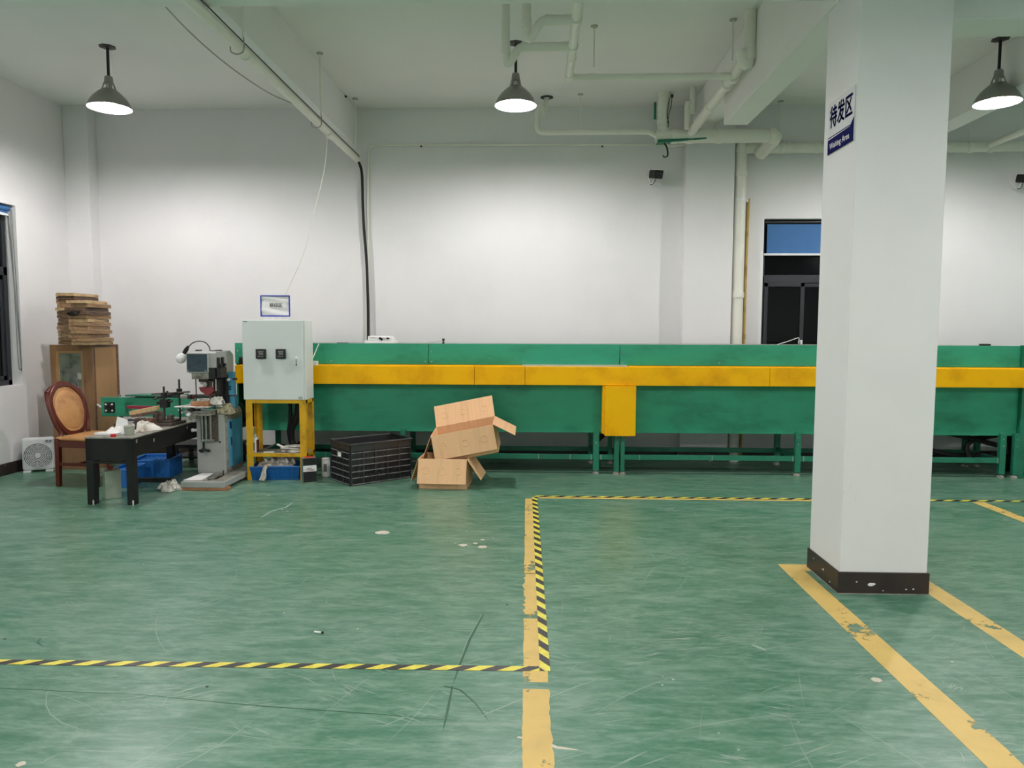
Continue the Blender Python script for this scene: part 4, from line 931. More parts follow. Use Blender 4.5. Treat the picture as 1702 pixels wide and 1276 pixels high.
for y, z in ((6.0, .555), (6.28, .52), (6.9, .55)): M().box(TX1-.0005, TX1+.0015, y, y+.02, z-.03, z).build('chip', 'greydirty', tb, **W)
for x in (TX0+.045, TX1-.02): M().box(x, x+.012, TY0-.0015, TY0+.0005, .0, .04).build('chip', 'rag', tb, **W)
def on(x, y): return FL(x, y, TZ)
q = on(205, 716)
t = thing('crumpled_paper', 'crumpled white paper at the near end of the black table', 'paper', (-3.63, 6.18, TZ))
cloth('sheet', 'paper', .0, 0, 0, .13, .09, .10, 31, t, world=False)
b = M().hexa([(-.06, .02, .02), (.0, .0, .0), (.02, .03, .13), (-.05, .05, .14)], [(-.058, .024, .02), (.002, .004, .0), (.022, .034, .13), (-.048, .054, .14)])
b.hexa([(.02, -.02, .0), (.09, -.03, .0), (.07, -.0, .12), (.03, .01, .13)], [(.02, -.016, .0), (.09, -.026, .0), (.07, .004, .12), (.03, .014, .13)])
b.box(-.16, .04, -.12, -.03, .002, .018, (0, 0, -.15)); b.build('fold', 'paper', t)
t = thing('plastic_cup', 'translucent plastic jar near the table corner', 'jar', (-3.50, 6.10, TZ))
M().lathe([(0, 0.001), (.038, .001), (.044, .075), (.047, .078), (.044, .08), (.041, .075), (.036, .006), (0, .006)], n=28).build('wall', 'jar', t, smooth=True)
t = thing('thread_spool', 'small red plastic disc in front of the translucent jar', 'plastic disc', (-3.575, 5.985, TZ))
M().lathe([(0, 0), (.022, 0), (.022, .022), (.019, .024), (0, .024)], n=20).build('shell', 'red', t, smooth=True)
t = thing('rag', 'crumpled off-white rag in the middle of the table', 'rag', (-3.55, 6.42, TZ))
cloth('cloth', 'rag', 0, 0, 0, .13, .15, .10, 41, t, world=False, n=32)
cloth('cloth', 'ragd', .05, -.10, 0, .07, .06, .08, 42, t, world=False)
t = thing('iron_bracket', 'small black bent bracket lying over the papers', 'bracket', (-3.60, 6.30, TZ))
M().tube([(-.10, 0, .09), (0, .0, .105), (.05, 0, .10), (.052, -.02, .04), (.05, -.02, .02)], .009, 8).build('rod', 'black', t, smooth=True)
M().tube([(-.10, 0, .09), (-.13, 0, .06), (-.15, .0, .065)], .010, 8, 3).build('hook', 'black', t, smooth=True)
t = thing('clamp_fixture', 'greasy black clamping fixture with two upright rods on the table', 'fixture', (-3.50, 6.80, TZ))
M().box(-.15, .09, -.16, .14, 0, .028).box(-.13, .07, -.12, .08, .028, .05).build('base', 'rust', t, bevel=.003)
for x, y, h in ((-.02, -.06, .37), (.07, .06, .43)):
    M().cyl((x, y, .03), (x, y, h), .009, n=12).build('rod', 'darksteel', t, smooth=True)
M().box(-.05, .02, -.09, -.02, .17, .25).cyl((-.09, -.06, .21), (.06, -.06, .23), .014, n=10).cyl((-.06, -.10, .27), (.10, .08, .30), .013, n=10).box(-.04, .0, -.08, -.04, .26, .31).box(.05, .09, .04, .08, .28, .34).build('clamp', 'black', t, bevel=.003)
M().cyl((-.17, .0, .29), (.20, .0, .315), .008, n=10).cyl((-.10, -.09, .25), (-.04, .05, .31), .012, n=8).build('cross_rod', 'rust', t, smooth=True)
M().cyl((.09, .05, .265), (.16, .05, .262), .021, n=16).build('sleeve', 'greydirty', t, smooth=True)
M().cyl((.16, .05, .262), (.19, .05, .261), .024, n=16).build('knob', 'black', t, smooth=True)
M().cyl((-.03, -.1, .05), (-.03, -.1, .14), .032, n=16).box(-.10, -.05, -.13, -.06, .05, .12).box(.02, .06, -.1, -.04, .05, .10).build('block', 'rust', t, bevel=.004)
def flat_bar(name, label, cat, m, p0, p1, w_, h_):
    a, c = Vector(p0), Vector(p1); L_ = (c-a).length
    b = M().box(0, L_, -w_/2, w_/2, -h_/2, h_).xf(Matrix.Translation(a)@(c-a).to_track_quat('X', 'Z').to_matrix().to_4x4())
    return tag(b.build(name, m, bevel=.003), label, cat)
flat_bar('red_bar', 'dark red rounded bar lying behind the wooden sticks', 'bar', 'crimson', P(211, 677, 6.72), P(262, 678, 6.78), .03, .018)
flat_bar('wooden_stick', 'pale wooden stick, upper one of the two leaning on the fixture', 'stick', 'wood', P(215, 688, 6.55), P(266, 678, 6.74), .02, .026)
flat_bar('wooden_stick', 'brownish wooden stick, lower one under the pale stick', 'stick', 'wood3', P(219, 692, 6.56), P(268, 685, 6.78), .03, .016)
t = thing('scrap_pile', 'greasy parts and rags heaped beneath the wooden sticks', 'scraps', (-3.66, 6.62, TZ))
cloth('lump', 'rust', 0, 0, 0, .12, .10, .10, 51, t, world=False); cloth('lump', 'ragd', -.02, -.1, 0, .1, .06, .06, 52, t, world=False)
M().box(.02, .10, -.04, .06, .0, .08).box(-.1, -.03, .02, .1, 0, .075).build('block', 'wood3', t, bevel=.004)
flat_bar('white_strip', 'thin pale strip lying on the table top', 'strip', 'rag', (-3.50, 6.30, TZ+.006), (-3.38-.03, 6.46, TZ+.006), .02, .006)
# green steel box section behind the table
gb = thing('green_frame', 'green steel box section with a bearing plate, behind the table', 'machine part', (-4.07, 7.4, 0))
M().box(-4.555, -3.36, 7.42, 7.50, .575, .775).build('box_section', 'green', gb, bevel=.004, **W)
q = P(182, 677, 7.41)
pl = M().box(q.x-.055, q.x+.055, 7.405, 7.42, q.z-.055, q.z+.055).build('bearing_plate', 'black', gb, bevel=.004, **W)
M().ring((q.x, 7.402, q.z), .026, .008).cyl((q.x, 7.395, q.z), (q.x, 7.406, q.z), .012).build('bearing', 'darksteel', pl, smooth=True, **W)
s = M()
for sx in (-1, 1):
    for sz in (-1, 1): s.cyl((q.x+sx*.036, 7.396, q.z+sz*.036), (q.x+sx*.030, 7.406, q.z+sz*.03), .009, n=8)
s.build('bolt', 'white', pl, **W)
q2 = P(166, 674, 7.41); M().box(q2.x-.03, q2.x+.02, 7.40, 7.412, q2.z-.007, q2.z+.007, (0, .6, 0)).build('white_peg', 'white', gb, **W)
for px in (210, 214): 
    q2 = P(px, 678, 7.41); M().tube([(q2.x, 7.40, q2.z-.06), (q2.x-.0, 7.395, q2.z+.055), (q2.x+.04, 7.395, q2.z+.055)], .006, 6).build('hinge', 'green2', gb, **W)
for x in (-4.36, -3.45): M().box(x-.012, x+.012, 7.45, 7.475, 0, .578).build('leg', 'black', gb, **W)
M().hexa([(-4.28, 7.40, .79), (-3.9, 7.38, .79), (-3.7, 7.60, .79), (-4.2, 7.60, .79)], [(-4.28, 7.40, .805), (-3.9, 7.38, .805), (-3.7, 7.60, .805), (-4.2, 7.60, .805)]).build('top_plate', 'green2', gb, **W)
M().box(-4.2, -3.4, 7.45, 7.58, .775, .79).build('slide', 'blackmatte', gb, **W)
M().cyl((-3.7, 7.42, .80), (-3.30, 7.42, .812), .009, n=10).build('rod', 'rust', gb, smooth=True, **W)
q2 = P(299, 680, 7.41); M().box(q2.x-.012, q2.x+.012, 7.405, 7.42, q2.z-.02, q2.z+.02, (0, .5, 0)).box(q2.x-.005, q2.x+.03, 7.405, 7.415, q2.z-.035, q2.z-.028, (0, .8, 0)).build('paint_mark', 'white', gb, **W)
q2 = P(198, 660, 7.45); tag(M().cyl((q2.x, 7.45, .775), (q2.x, 7.45, .80), .018, n=12).build('knob', 'grille'), 'small grey knob standing on the green box section', 'knob')
t = thing('glass_bottle', 'clear bottle with a red cap standing behind the table end', 'bottle', (P(321, 690, 7.20).x, 7.20, TZ))
M().lathe([(0, 0), (.045, 0), (.045, .13), (.03, .17), (.014, .19), (.014, .21), (0, .21)], n=20).build('body', 'jar', t, smooth=True)
M().lathe([(0, .208), (.018, .208), (.018, .235), (0, .235)], n=16).build('cap', 'crimson', t, smooth=True)

# ---------------------------------------------------------------- under the table
q = FL(183, 831)
t = thing('square_can', 'square tin can with a red-handled lid under the black table', 'tin can', (-3.745, 6.22, 0), math.radians(38))
M().box(-.065, .065, -.065, .065, 0, .255).build('body', 'tin', t, bevel=.004)
M().box(-.066, .066, -.066, .066, .246, .251).build('seam', 'greydirty', t)
M().cyl((-.01, 0, .255), (-.01, 0, .28), .022, n=16).build('spout', 'maroon', t, smooth=True)
M().tube([(-.03, -.03, .28), (-.03, -.02, .305), (-.01, 0, .315), (.01, .02, .30)], .006, 8, 4).build('handle', 'red', t, smooth=True)
M().tube([(-.02, -.0, .31), (-.035, -.0, .34), (-.03, -.0, .36)], .004, 6, 4).build('wire', 'rag', t, smooth=True)
def blue_crate(label, loc, rz, w_, d_, h_):
    t = thing('blue_crate', label, 'crate', loc, rz)
    b = M().box(0, w_, 0, .006, 0, h_).box(0, w_, d_-.006, d_, 0, h_).box(0, .006, 0, d_, 0, h_).box(w_-.006, w_, 0, d_, 0, h_).box(0, w_, 0, d_, 0, .006)
    for z in (.03, .055, h_*.62, h_*.82): b.box(-.004, w_+.004, -.004, .002, z, z+.006).box(w_-.002, w_+.004, 0, d_, z, z+.006)
    n = int(w_/.045)
    for i in range(n+1): b.box(w_*i/n-.004, w_*i/n+.004, -.006, .002, 0, h_)
    n = int(d_/.045)
    for i in range(n+1): b.box(w_-.002, w_+.006, d_*i/n-.004, d_*i/n+.004, 0, h_)
    b.build('body', 'blueb', t)
    M().tube([(0, 0, h_), (w_, 0, h_), (w_, d_, h_), (0, d_, h_), (0, 0, h_)], .010, 8).build('rim', 'blueb', t, smooth=True)
    b = M(); n = int(w_/.05)
    for i in range(n):
        for j in range(int(d_/.05)): b.box(.01+i*.05, .045+i*.05, .01+j*.05, .045+j*.05, h_-.03, h_-.022)
    b.build('insert', 'blueb', t)
    return t
blue_crate('bright blue crate under the far part of the black table', (-4.0, 6.98, 0), math.radians(8), .36, .36, .185)
blue_crate('shaded blue crate behind the square tin can', (-3.985, 6.60, 0), math.radians(4), .18, .30, .17)

# ---------------------------------------------------------------- armless chair
ch = thing('dining_chair', 'tan leather chair with red-brown wooden frame beside the plywood cabinet', 'chair', (-4.28, 6.83, 0), math.radians(-8))
def bar(p0, p1, w0, w1, name, m='mahog', bev=.006, par=None):
    a, c = Vector(p0), Vector(p1); d = (c-a).normalized(); u = Vector((1, 0, 0)); v = Vector((0, 1, 0))
    b = M().hexa([a+u*s1*w0/2+v*s2*w0/2 for s1, s2 in ((-1, -1), (1, -1), (1, 1), (-1, 1))], [c+u*s1*w1/2+v*s2*w1/2 for s1, s2 in ((-1, -1), (1, -1), (1, 1), (-1, 1))])
    return b.build(name, m, par or ch, bevel=bev)
# chair faces +X (towards the table); local frame: seat front +X
sw = .22
for y in (-sw, sw):
    bar((-.20, y, 0), (-.19, y, .46), .038, .048, 'leg'); bar((.20, y*.95, 0), (.20, y*.95, .44), .034, .045, 'leg')
M().box(-.21, .22, -.235, .235, .375, .44).build('seat_rail', 'mahog', ch, bevel=.008)
b = M(); prof = [(-.21, -.235), (.21, -.245), (.235, -.2), (.245, 0), (.235, .2), (.21, .245), (-.21, .235)]
b.prism(prof, 'z', .44, .475); b.build('seat', 'leather', ch, bevel=.018, seg=3)
M().sphere((.01, 0, .46), .2, 1.05, 1.08, .17, 24).build('seat_cushion', 'leather', ch, smooth=True)
for y in (-sw, sw): M().box(-.19, .20, y-.012, y+.012, .20, .23).build('stretcher', 'mahog', ch, bevel=.004)
M().box(-.012, .012, -sw, sw, .20, .23).build('stretcher', 'mahog', ch, bevel=.004)
# back: shield-shaped frame, leaning backwards
def shield(k, m_=26):
    pts = []
    for i in range(m_):
        a = 2*PI*i/m_; yy = math.sin(a); zz = math.cos(a)
        y = .205*k*math.copysign(abs(yy)**.62, yy); z = .245*k*math.copysign(abs(zz)**.8, zz) if zz < 0 else k*(.175*zz**.55+.07*zz**5)
        if zz < 0: y *= 1-.30*(-zz)
        if zz > .6: y *= 1-.15*(zz-.6)
        pts.append((y, z))
    return pts
TB = Matrix.Translation((-.262, 0, .715))@Matrix.Rotation(math.radians(-15), 4, 'Y')
b = M(); out_, in_ = shield(1.10), shield(.90); n = len(out_)
va = [[b.bm.verts.new((x, y, z)) for y, z in o_] for x, o_ in ((-.022, out_), (.022, out_), (.022, in_), (-.022, in_))]
for i in range(n):
    for k in range(4): b.bm.faces.new((va[k][i], va[k][(i+1) % n], va[(k+1) % 4][(i+1) % n], va[(k+1) % 4][i]))
b.xf(TB).build('back_frame', 'mahog', ch, bevel=.006, smooth=True)
b = M(); b.prism(shield(.93), 'x', -.014, .014); b.xf(TB); b.build('back_cushion', 'leather', ch, bevel=.008)
b = M().sphere((.010, 0, -.01), .175, .14, .98, 1.12, 24).xf(TB).build('back_padding', 'leather', ch, smooth=True)
for s_ in (-1, 1):
    M().tube([(-.19, s_*.19, .44), (-.20, s_*.17, .50), (-.23, s_*.205, .60), (-.275, s_*.225, .78), (-.31, s_*.20, .88)], .020, 10, 4).build('back_post', 'mahog', ch, smooth=True)
M().tube([(-.31, -.20, .88), (-.322, -.13, .925), (-.33, 0, .965), (-.322, .13, .925), (-.31, .20, .88)], .022, 10, 4).build('top_rail', 'mahog', ch, smooth=True)
# ---------------------------------------------------------------- box fan by the left wall
fn = thing('box_fan', 'grey plastic box fan standing against the left wall', 'fan', (-5.185, 7.34, 0), math.radians(24))
M().box(-.145, .145, -.05, .05, .02, .36).build('housing', 'fangrey', fn, bevel=.025, seg=4)
M().box(-.14, .13, .05, .09, .03, .33).build('rear_cover', 'blackmatte', fn, bevel=.02)
b = M()
for k, r in enumerate((.13, .115, .10, .085, .07, .055, .04, .025)): b.ring((.0, -.056+.0005*k, .175), r, .0042, 'y', 40, 6)
for k in range(12):
    a = k*PI/6; b.tube([(.02*math.cos(a), -.054, .175+.02*math.sin(a)), (.13*math.cos(a+.5), -.054, .175+.13*math.sin(a+.5))], .0016, 5)
b.build('grille', 'fangrey', fn, smooth=True)
M().cyl((0, -.051, .175), (0, -.046, .175), .132, n=40).build('recess', 'fandark', fn)
M().cyl((0, -.062, .175), (0, -.05, .175), .024, n=20).build('hub', 'fangrey', fn, smooth=True)
for x, z in ((.085, .325), (.115, .325)): M().cyl((x, -.06, z), (x, -.048, z), .012, n=14).build('knob', 'grille', fn, smooth=True)
for x in (-.10, .10): M().box(x-.035, x+.035, -.07, .07, 0, .022).build('foot', 'fangrey', fn, bevel=.005)
# bottles behind the chair
for (px, w_, h_, m_, lab) in ((116, .028, .12, 'navy', 'small dark blue bottle behind the chair'), (124, .032, .17, 'plank', 'brown can behind the chair'), (131, .022, .16, 'white', 'slim white bottle behind the chair'), (138, .036, .19, 'white', 'larger white bottle right of the slim one behind the chair')):
    q = FL(px, 774)
    t = thing('bottle', lab, 'bottle', (q.x, q.y, 0))
    M().lathe([(0, 0), (w_, 0), (w_, h_*.75), (w_*.5, h_*.88), (w_*.45, h_), (0, h_)], n=18).build('body', m_, t, smooth=True)
    M().lathe([(0, h_-.002), (w_*.55, h_-.002), (w_*.55, h_+.02), (0, h_+.02)], n=14).build('cap', 'darksteel' if m_ != 'plank' else 'rag', t, smooth=True)
q = FL(126, 777); tag(M().box(-.2, .2, -.12, .12, 0, .035).xf(Matrix.Translation((q.x+.05, q.y+.05, 0))@Matrix.Rotation(.05, 4, 'Z')).build('floor_board', 'greydirty', bevel=.004), 'low grimy board under the bottles behind the chair', 'board')

# ---------------------------------------------------------------- plywood cabinet with stacks of screen frames
pc = thing('plywood_cabinet', 'tall brown plywood cabinet standing in the left corner', 'cabinet', (-4.84, 7.7, 0))
cx0, cx1, cy0, cy1, cz = -5.085, -4.645, 7.47, 7.92, 1.322
M().box(cx0, cx1, cy0, cy1, 0, cz).build('carcass', 'plyl', pc, bevel=.003, **W)
b = M().box(cx0-.012, cx0+.05, cy0-.02, cy0, 0, cz+.004).box(cx1-.10, cx1+.006, cy0-.02, cy0, 0, cz+.004).box(cx0+.05, cx1-.10, cy0-.02, cy0, cz-.06, cz+.004).box(cx0+.05, cx1-.10, cy0-.02, cy0, 0, .30)
b.build('door_frame', 'ply', pc, bevel=.003, **W)
M().box(cx0+.05, cx1-.10, cy0-.006, cy0-.002, .30, cz-.06).build('door_panel', 'pcb', pc, **W)['label'] = 'mottled grey stained panel'
b = M().box(cx0+.05, cx0+.075, cy0-.014, cy0-.004, .3, cz-.06).box(cx1-.125, cx1-.10, cy0-.014, cy0-.004, .3, cz-.06).box(cx0+.075, cx1-.125, cy0-.014, cy0-.004, cz-.085, cz-.06)
b.build('inner_moulding', 'plyl', pc, **W)
b = M().ring((-4.875, cy0-.009, 1.02), .026, .007, 'y', 20, 6).tube([(-4.86, cy0-.009, 1.0), (-4.82, cy0-.009, .93), (-4.805, cy0-.009, .80)], .008, 6, 4).tube([(-4.89, cy0-.009, 1.0), (-4.91, cy0-.009, .93)], .006, 6, 3)
b.build('stain', 'grille', pc, smooth=True, **W)
b = M().box(cx1, cx1+.008, cy0, cy0+.02, 0, cz).box(cx1, cx1+.008, cy1-.03, cy1, 0, cz).box(cx1, cx1+.008, cy0+.02, cy1-.03, cz-.02, cz)
b.build('side_edge', 'wood3', pc, **W)
def screen_frame(label, w_=.205, d_=.40, h_=.030, m_='wood2'):
    t = thing('screen_frame', label, 'screen frame', (0, 0, 0), 0, 'wooden screen frames stacked on the plywood cabinet')
    c_ = .035
    for q_ in ((-w_/2, w_/2, -d_/2, -d_/2+c_), (-w_/2, w_/2, d_/2-c_, d_/2)): M().box(*q_, 0, h_).build('rail', m_, t, bevel=.002)
    for q_ in ((-w_/2, -w_/2+c_, -d_/2+c_, d_/2-c_), (w_/2-c_, w_/2, -d_/2+c_, d_/2-c_)): M().box(*q_, 0, h_).build('stile', m_, t, bevel=.002)
    M().box(-w_/2+.01, w_/2-.01, -d_/2+.01, d_/2-.01, h_, h_+.003).build('mesh_screen', 'pcb', t)
    return t
protos = [screen_frame('x', m_=m_, h_=h_) for m_, h_ in (('wood2', .036), ('wood', .030), ('wood3', .033))]
hs = [.036, .030, .033]; used = [False]*3
ordn = ['lowest', 'second', 'third', 'fourth', 'fifth', 'sixth', 'seventh', 'eighth', 'ninth', 'tenth', 'eleventh', 'twelfth', 'thirteenth', 'fourteenth', 'fifteenth', 'sixteenth']
fr_ = random.Random(12)
def stack(nm, x, y, ztop, seq_bias, n_, dx):
    z = cz+.005; k = 0
    while z < ztop-.02 and k < 16:
        i = fr_.choices((0, 1, 2), seq_bias)[0]
        last = z+hs[i]+.005 >= ztop-.02
        lab = ('wooden screen frame, topmost of the %s stack on the cabinet' % nm) if last else ('wooden screen frame, %s%s of the %s stack on the cabinet' % (ordn[k], '' if k == 0 else ' from the bottom', nm))
        loc = (x+dx[k % len(dx)]+fr_.uniform(-.012, .012), y+fr_.uniform(-.022, .022), z); rot = (0, 0, math.radians(fr_.uniform(-4, 4)))
        if not used[i]: protos[i].location = loc; protos[i].rotation_euler = rot; protos[i]['label'] = lab; used[i] = True
        else: dup(protos[i], loc, rot, lab)
        z += hs[i]+.0045; k += 1
stack('left', -4.92, 7.68, 1.885, (6, 2, 2), 14, (0, .006, -.004, .004, -.008, .0, .006))
stack('right', -4.695, 7.51, 1.785, (3, 5, 4), 12, (.018, .03, -.0, .03, .01, .015, -.012, .0, .01, -.01, .012, .0))
for i in range(3):
    if not used[i]: bpy.data.objects.remove(protos[i])
q = (-4.74, 7.40, 1.66)
t = thing('dark_rag', 'dark crumpled rag tucked between frames of the right stack', 'rag', (-4.73, 7.29, 1.62))
M().sphere((0, 0, .03), .05, 1.3, .35, .5, 12).sphere((.05, 0, .045), .03, 1.2, .3, .5, 10).build('cloth', 'darksteel', t, smooth=True)
# ---------------------------------------------------------------- pad printing machine
pr = thing('pad_printer', 'grey pad printing machine with a blue side door and control head', 'machine', (-3.07, 6.98, 0))

def PB(b, name, m, parent=None, **k): return b.build(name, m, parent or pr, world=True, **k)
PB(M().box(-3.225, -2.815, 6.59, 7.42, .028, .085), 'base_tray', 'greypaint', bevel=.006)
PB(M().box(-3.20, -2.84, 6.62, 7.40, .084, .088), 'base_top', 'greydirty')
for y in (6.60, 7.14): PB(M().box(-3.22, -2.795, y, y+.09, 0, .028), 'wooden_batten', 'plank', bevel=.004)
BX0, BX1, BY0, BY1 = -3.252, -2.975, 6.99, 7.42
bd = PB(M().box(BX0, BX1, BY0, BY1, .086, .665), 'body', 'greypaint', bevel=.006)
PB(M().box(BX1, BX1+.012, BY0+.03, BY1-.02, .10, .655), 'side_frame', 'greydirty', bevel=.002)
dr = PB(M().box(BX1+.012, BX1+.02, BY0+.055, BY1-.05, .135, .60), 'side_door', 'blue', bevel=.002)
PB(M().box(BX1+.02, BX1+.023, BY0+.10, BY0+.115, .35, .43).box(BX1+.02, BX1+.023, BY0+.075, BY0+.09, .52, .59).box(BX1+.02, BX1+.023, BY0+.10, BY0+.115, .51, .58), 'handle_slot', 'navy', dr)
# recessed vertical guide rods on the front
PB(M().box(BX0+.05, BX1-.06, BY0-.012, BY0, .40, .66), 'guide_recess', 'rust')
for x in (BX0+.068, BX0+.105, BX0+.15): PB(M().cyl((x, BY0-.022, .40), (x, BY0-.022, .68), .014, n=14), 'guide_rod', 'steel', smooth=True)
PB(M().box(BX0+.06, BX1-.09, BY0-.035, BY0, .40, .425), 'guide_block', 'steel', bevel=.004)
PB(M().cyl((BX0+.075, BY0-.02, .30), (BX0+.075, BY0-.02, .41), .009, n=12), 'spindle', 'darksteel', smooth=True)
hw = PB(M().lathe([(0, -.012), (.02, -.012), (.024, 0), (.018, .014), (0, .014)], (BX0+.08, BY0-.03, .32), 16), 'hand_wheel', 'black', smooth=True)
for k in range(3):
    a = 2*PI*k/3+.5; c = Vector((BX0+.08, BY0-.03, .315)); PB(M().sphere(c+Vector((.042*math.cos(a), .03*math.sin(a), -.004)), .018, 1.3, 1, .7, 10), 'lobe', 'black', hw, smooth=True)
PB(M().sphere((BX1-.048, BY0-.002, .395), .010, 1, .5, 1, 10), 'plug', 'black')
for z, dx in ((.60, 0), (.505, -.012)): PB(M().cyl((BX0-.002, BY0+.03, z), (BX0-.04+dx, BY0+.03, z), .014, n=14).sphere((BX0-.04+dx, BY0+.03, z), .02, .8, 1, 1, 10), 'side_knob', 'white', smooth=True)
# work table assembly
PB(M().box(-3.30, -3.06, 6.86, 7.05, .665, .70), 'slide_bracket', 'greydirty', bevel=.004)
PB(M().box(-3.32, -3.05, 6.84, 7.04, .70, .712).box(-3.30, -3.10, 6.85, 7.0, .735, .748), 'slide_plate', 'steel', bevel=.002)
PB(M().cyl((-3.24, 6.84, .685), (-3.24, 6.80, .685), .016, n=14), 'dial', 'white', smooth=True)
PB(M().cyl((-3.22, 6.86, .725), (-3.22, 6.82, .725), .02, n=12).box(-3.27, -3.16, 6.85, 6.9, .715, .735), 'adjuster', 'black', bevel=.003)
PB(M().hexa([(-3.38, 6.82, .752), (-3.06, 6.82, .748), (-3.06, 7.06, .748), (-3.34, 7.06, .752)], [(-3.38, 6.82, .760), (-3.06, 6.82, .756), (-3.06, 7.06, .756), (-3.34, 7.06, .760)]), 'tray_plate', 'rag')
PB(M().box(-3.24, -3.08, 6.86, 7.00, .757, .80), 'wooden_pad', 'plank', bevel=.01)
PB(M().box(-3.20, -3.10, 6.9, 7.0, .80, .825), 'white_jig', 'rag', bevel=.006)
cloth('wiping_rag', 'rag', -3.03, 6.95, .77, .07, .06, .10, 61, pr)
PB(M().box(-3.045, -2.99, 6.96, 7.05, .74, .84), 'white_block', 'rag', bevel=.006)
# ink cups / dirty shelf to the right
PB(M().box(-3.03, -2.93, 6.99, 7.25, .665, .685), 'shelf', 'stained', bevel=.003)
PB(M().hexa([(-3.04, 6.98, .675), (-2.90, 6.98, .665), (-2.90, 7.25, .675), (-3.04, 7.25, .685)], [(-3.05, 7.0, .775), (-2.955, 7.0, .765), (-2.955, 7.25, .775), (-3.05, 7.25, .775)]), 'ink_tray', 'stained', bevel=.004)
PB(M().cyl((-3.01, 6.98, .78), (-2.97, 6.98, .79), .022, n=16), 'knob', 'steel', smooth=True)
PB(M().tube([(-2.95, 7.2, .72), (-2.90, 7.22, .75), (-2.88, 7.25, .70), (-2.875, 7.28, .60)], .008, 8, 4), 'air_hose', 'rubber', smooth=True)
# column behind
PB(M().box(-3.10, -2.985, 7.10, 7.25, .665, 1.06), 'column', 'rust', bevel=.004)
PB(M().box(-3.0, -2.97, 7.06, 7.10, .70, 1.05), 'slide_rail', 'darksteel', bevel=.002)
cp = PB(M().box(-2.985, -2.92, 7.10, 7.16, .845, 1.075), 'control_box', 'blue', bevel=.004)
PB(M().box(-2.965, -2.945, 7.092, 7.10, .925, .935).box(-2.965, -2.945, 7.092, 7.10, .90, .91), 'label_slot', 'navy', cp)
PB(M().cyl((-2.962, 7.10, 1.0), (-2.962, 7.07, 1.0), .013, n=12), 'white_knob', 'white', cp, smooth=True)
PB(M().cyl((-2.93, 7.11, 1.005), (-2.885, 7.09, 1.005), .011, n=12), 'black_lever', 'mahog', cp, smooth=True)
PB(M().box(-2.975, -2.92, 7.12, 7.2, .70, .835), 'lower_box', 'blue', bevel=.004)
PB(M().box(-2.98, -2.915, 7.115, 7.2, .835, .84), 'box_edge', 'maroon')
# head
hdz0, hdz1 = 1.06, 1.27
head = PB(M().prism([(6.86, 1.075), (6.86, 1.268), (6.90, 1.285), (7.20, 1.285), (7.27, 1.24), (7.27, 1.0), (7.20, 1.0), (7.12, 1.05)], 'x', -3.245, -2.985), 'head', 'greypaint', bevel=.006)
sc_ = PB(M().box(-3.257, -3.045, 6.835, 6.86, 1.083, 1.268), 'display_frame', 'greypaint', head, bevel=.003)
PB(M().box(-3.250, -3.058, 6.828, 6.836, 1.092, 1.26), 'display_film', 'film', head, bevel=.002)
s = M()
for x in (-3.24, -3.07): s.cyl((x, 6.822, 1.102), (x, 6.83, 1.102), .006, n=8)
PB(s, 'screw', 'steel', head)
PB(M().box(-3.225, -3.04, 6.865, 7.1, 1.018, 1.078), 'head_underside', 'greydirty', head, bevel=.004)
PB(M().box(-3.20, -3.16, 6.9, 6.96, 1.285, 1.297).box(-3.06, -3.0, 6.92, 6.95, 1.285, 1.293).box(-3.05, -2.99, 7.0, 7.03, 1.285, 1.295), 'top_fitting', 'black', head, bevel=.003)
PB(M().box(-3.05, -2.985, 6.84, 6.88, 1.02, 1.13).box(-2.985, -2.94, 6.86, 7.0, 1.03, 1.13), 'black_cover', 'black', head, bevel=.004)
for y in (6.90, 6.99):
    v = PB(M().box(-2.985, -2.965, y-.018, y+.018, 1.13, 1.225), 'valve', 'black', head, bevel=.003)
    PB(M().cyl((-2.966, y, 1.15), (-2.945, y, 1.15), .017, n=14), 'valve_knob', 'black', v, smooth=True)
PB(M().box(-3.10, -3.03, 6.93, 7.05, 1.0, 1.03), 'clamp', 'darksteel', head)
pa = PB(M().box(-3.19, -3.04, 6.93, 7.05, .985, 1.02).box(-3.15, -3.07, 6.95, 7.03, .93, .99), 'pad_holder', 'rust', bevel=.006)
PB(M().cyl((-3.12, 6.93, .965), (-3.12, 6.91, .965), .022, n=14).cyl((-3.16, 6.94, .975), (-3.16, 6.92, .975), .012, n=12), 'bolt', 'steel', pa, smooth=True)
PB(M().prism([(-3.19, .935), (-3.05, .940), (-3.04, .90), (-3.075, .87), (-3.11, .855), (-3.15, .88), (-3.18, .90)], 'y', 6.93, 7.04), 'silicone_pad', 'maroon', bevel=.006)
PB(M().cyl((-3.105, 6.98, .83), (-3.105, 6.98, .86), .008, n=8), 'pad_tip', 'maroon')
PB(M().box(-3.05, -3.0, 6.95, 7.08, .86, 1.02).box(-3.06, -2.99, 7.0, 7.1, .76, .86), 'ram', 'darksteel', bevel=.006)
for x in (-3.055, -3.025): PB(M().cyl((x, 6.94, .90), (x, 6.94, 1.03), .009, n=12), 'ram_rod', 'steel', smooth=True)
PB(M().cyl((-3.215, 6.93, .74), (-3.215, 6.93, 1.03), .005, n=8), 'stay_rod', 'darksteel')
pr.location.x -= .045; pr.location.y -= .08
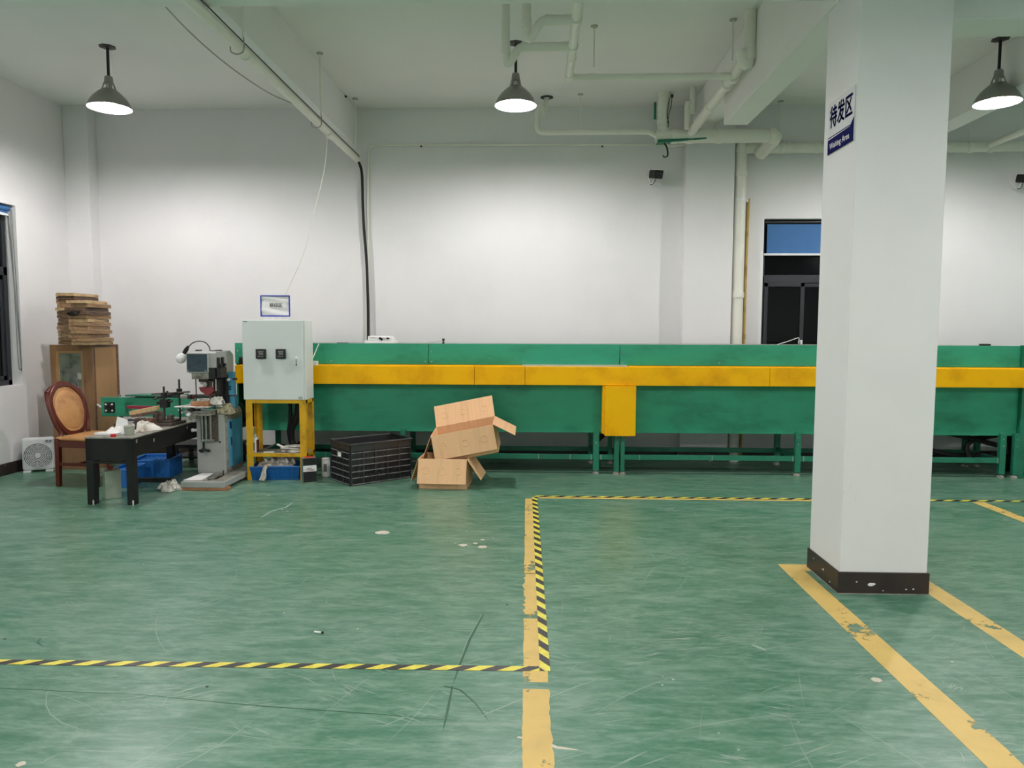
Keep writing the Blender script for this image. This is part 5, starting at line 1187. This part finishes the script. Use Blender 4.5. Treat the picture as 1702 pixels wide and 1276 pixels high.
# gooseneck lamp on the head
gl = thing('gooseneck_lamp', 'unlit white bulb on a thin gooseneck fixed to the pad printer', 'lamp', (-3.1, 6.85, 1.285))
YG = 6.85
M().tube([P(349, 586, YG), P(348, 577, YG), P(341, 569, YG), P(330, 567, YG), P(320, 570, YG), P(313, 577, YG)], .005, 8, 6).build('gooseneck', 'darksteel', gl, smooth=True, world=True)
a_, c_ = P(313, 575, YG), P(306, 587, YG)
M().cyl(a_, a_.lerp(c_, .35), .010, .017, n=16).cyl(a_.lerp(c_, .35), c_, .019, .021, n=16).build('socket', 'rubber', gl, smooth=True, world=True)
d_ = (c_-a_).normalized()
bm_ = M().lathe([(0, 0), (.02, 0), (.024, .01), (.042, .035), (.046, .055), (.044, .075), (.038, .088), (.02, .102), (0, .106)], n=24)
bm_.xf(Matrix.Translation(c_)@d_.to_track_quat('Z', 'Y').to_matrix().to_4x4()); bm_.build('bulb', 'bulb', gl, smooth=True, world=True)
# things on the base
tag(M().hexa([(-3.26, 6.54, .089), (-3.10, 6.55, .089), (-3.08, 6.88, .089), (-3.24, 6.88, .089)], [(-3.26, 6.54, .093), (-3.10, 6.55, .094), (-3.08, 6.88, .094), (-3.24, 6.88, .093)]).build('paper_sheet', 'paper'), 'white paper sheet spread on the printer base', 'paper')
fp = thing('foot_pedal', 'grey metal foot pedal on the printer base', 'pedal', (-3.02, 6.66, .09))
M().hexa([(-.055, -.06, .006), (.03, -.06, .006), (.045, .11, .035), (-.03, .11, .035)], [(-.055, -.06, .012), (.03, -.06, .012), (.045, .11, .041), (-.03, .11, .041)]).build('plate', 'steel', fp, bevel=.002)
M().box(-.04, .04, -.05, .10, 0, .006).cyl((.035, .12, .0), (.035, .12, .05), .007, n=8).build('base', 'darksteel', fp)
M().tube([(.04, .1, .01), (.0, -.02, .006), (-.02, -.1, .0)], .005, 6, 4).build('rod', 'steel', fp)
q = FL(300, 815)
t = thing('work_gloves', 'crumpled dirty white gloves on the floor left of the printer base', 'gloves', (-3.38, 6.52, 0))
cloth('glove', 'rag', 0, 0, 0, .09, .07, .14, 71, t, world=False, n=30)
b = M()
for k, (a, l) in enumerate(((2.6, .10), (3.0, .11), (3.5, .09), (-.5, .08), (-.1, .09))):
    b.tube([(.03*math.cos(a), .03*math.sin(a), .05), (l*.7*math.cos(a), l*.7*math.sin(a), .055), (l*math.cos(a), l*math.sin(a), .02)], .014, 8, 4)
b.build('fingers', 'rag', t, smooth=True)
# low metal shelf behind the table, under the green section
t = thing('low_bench', 'dark low bench behind the black table near the printer', 'bench', (-3.62, 7.85, 0))
M().box(-3.95, -3.28, 7.7, 8.1, .20, .235).build('top', 'blackmatte', t, bevel=.003, world=True)
M().box(-3.95, -3.28, 7.72, 8.08, .08, .10).build('shelf', 'darksteel', t, world=True)
for x in (-3.94, -3.33):
    for y in (7.71, 8.05): M().box(x, x+.04, y, y+.04, 0, .2).build('leg', 'blackmatte', t, world=True)
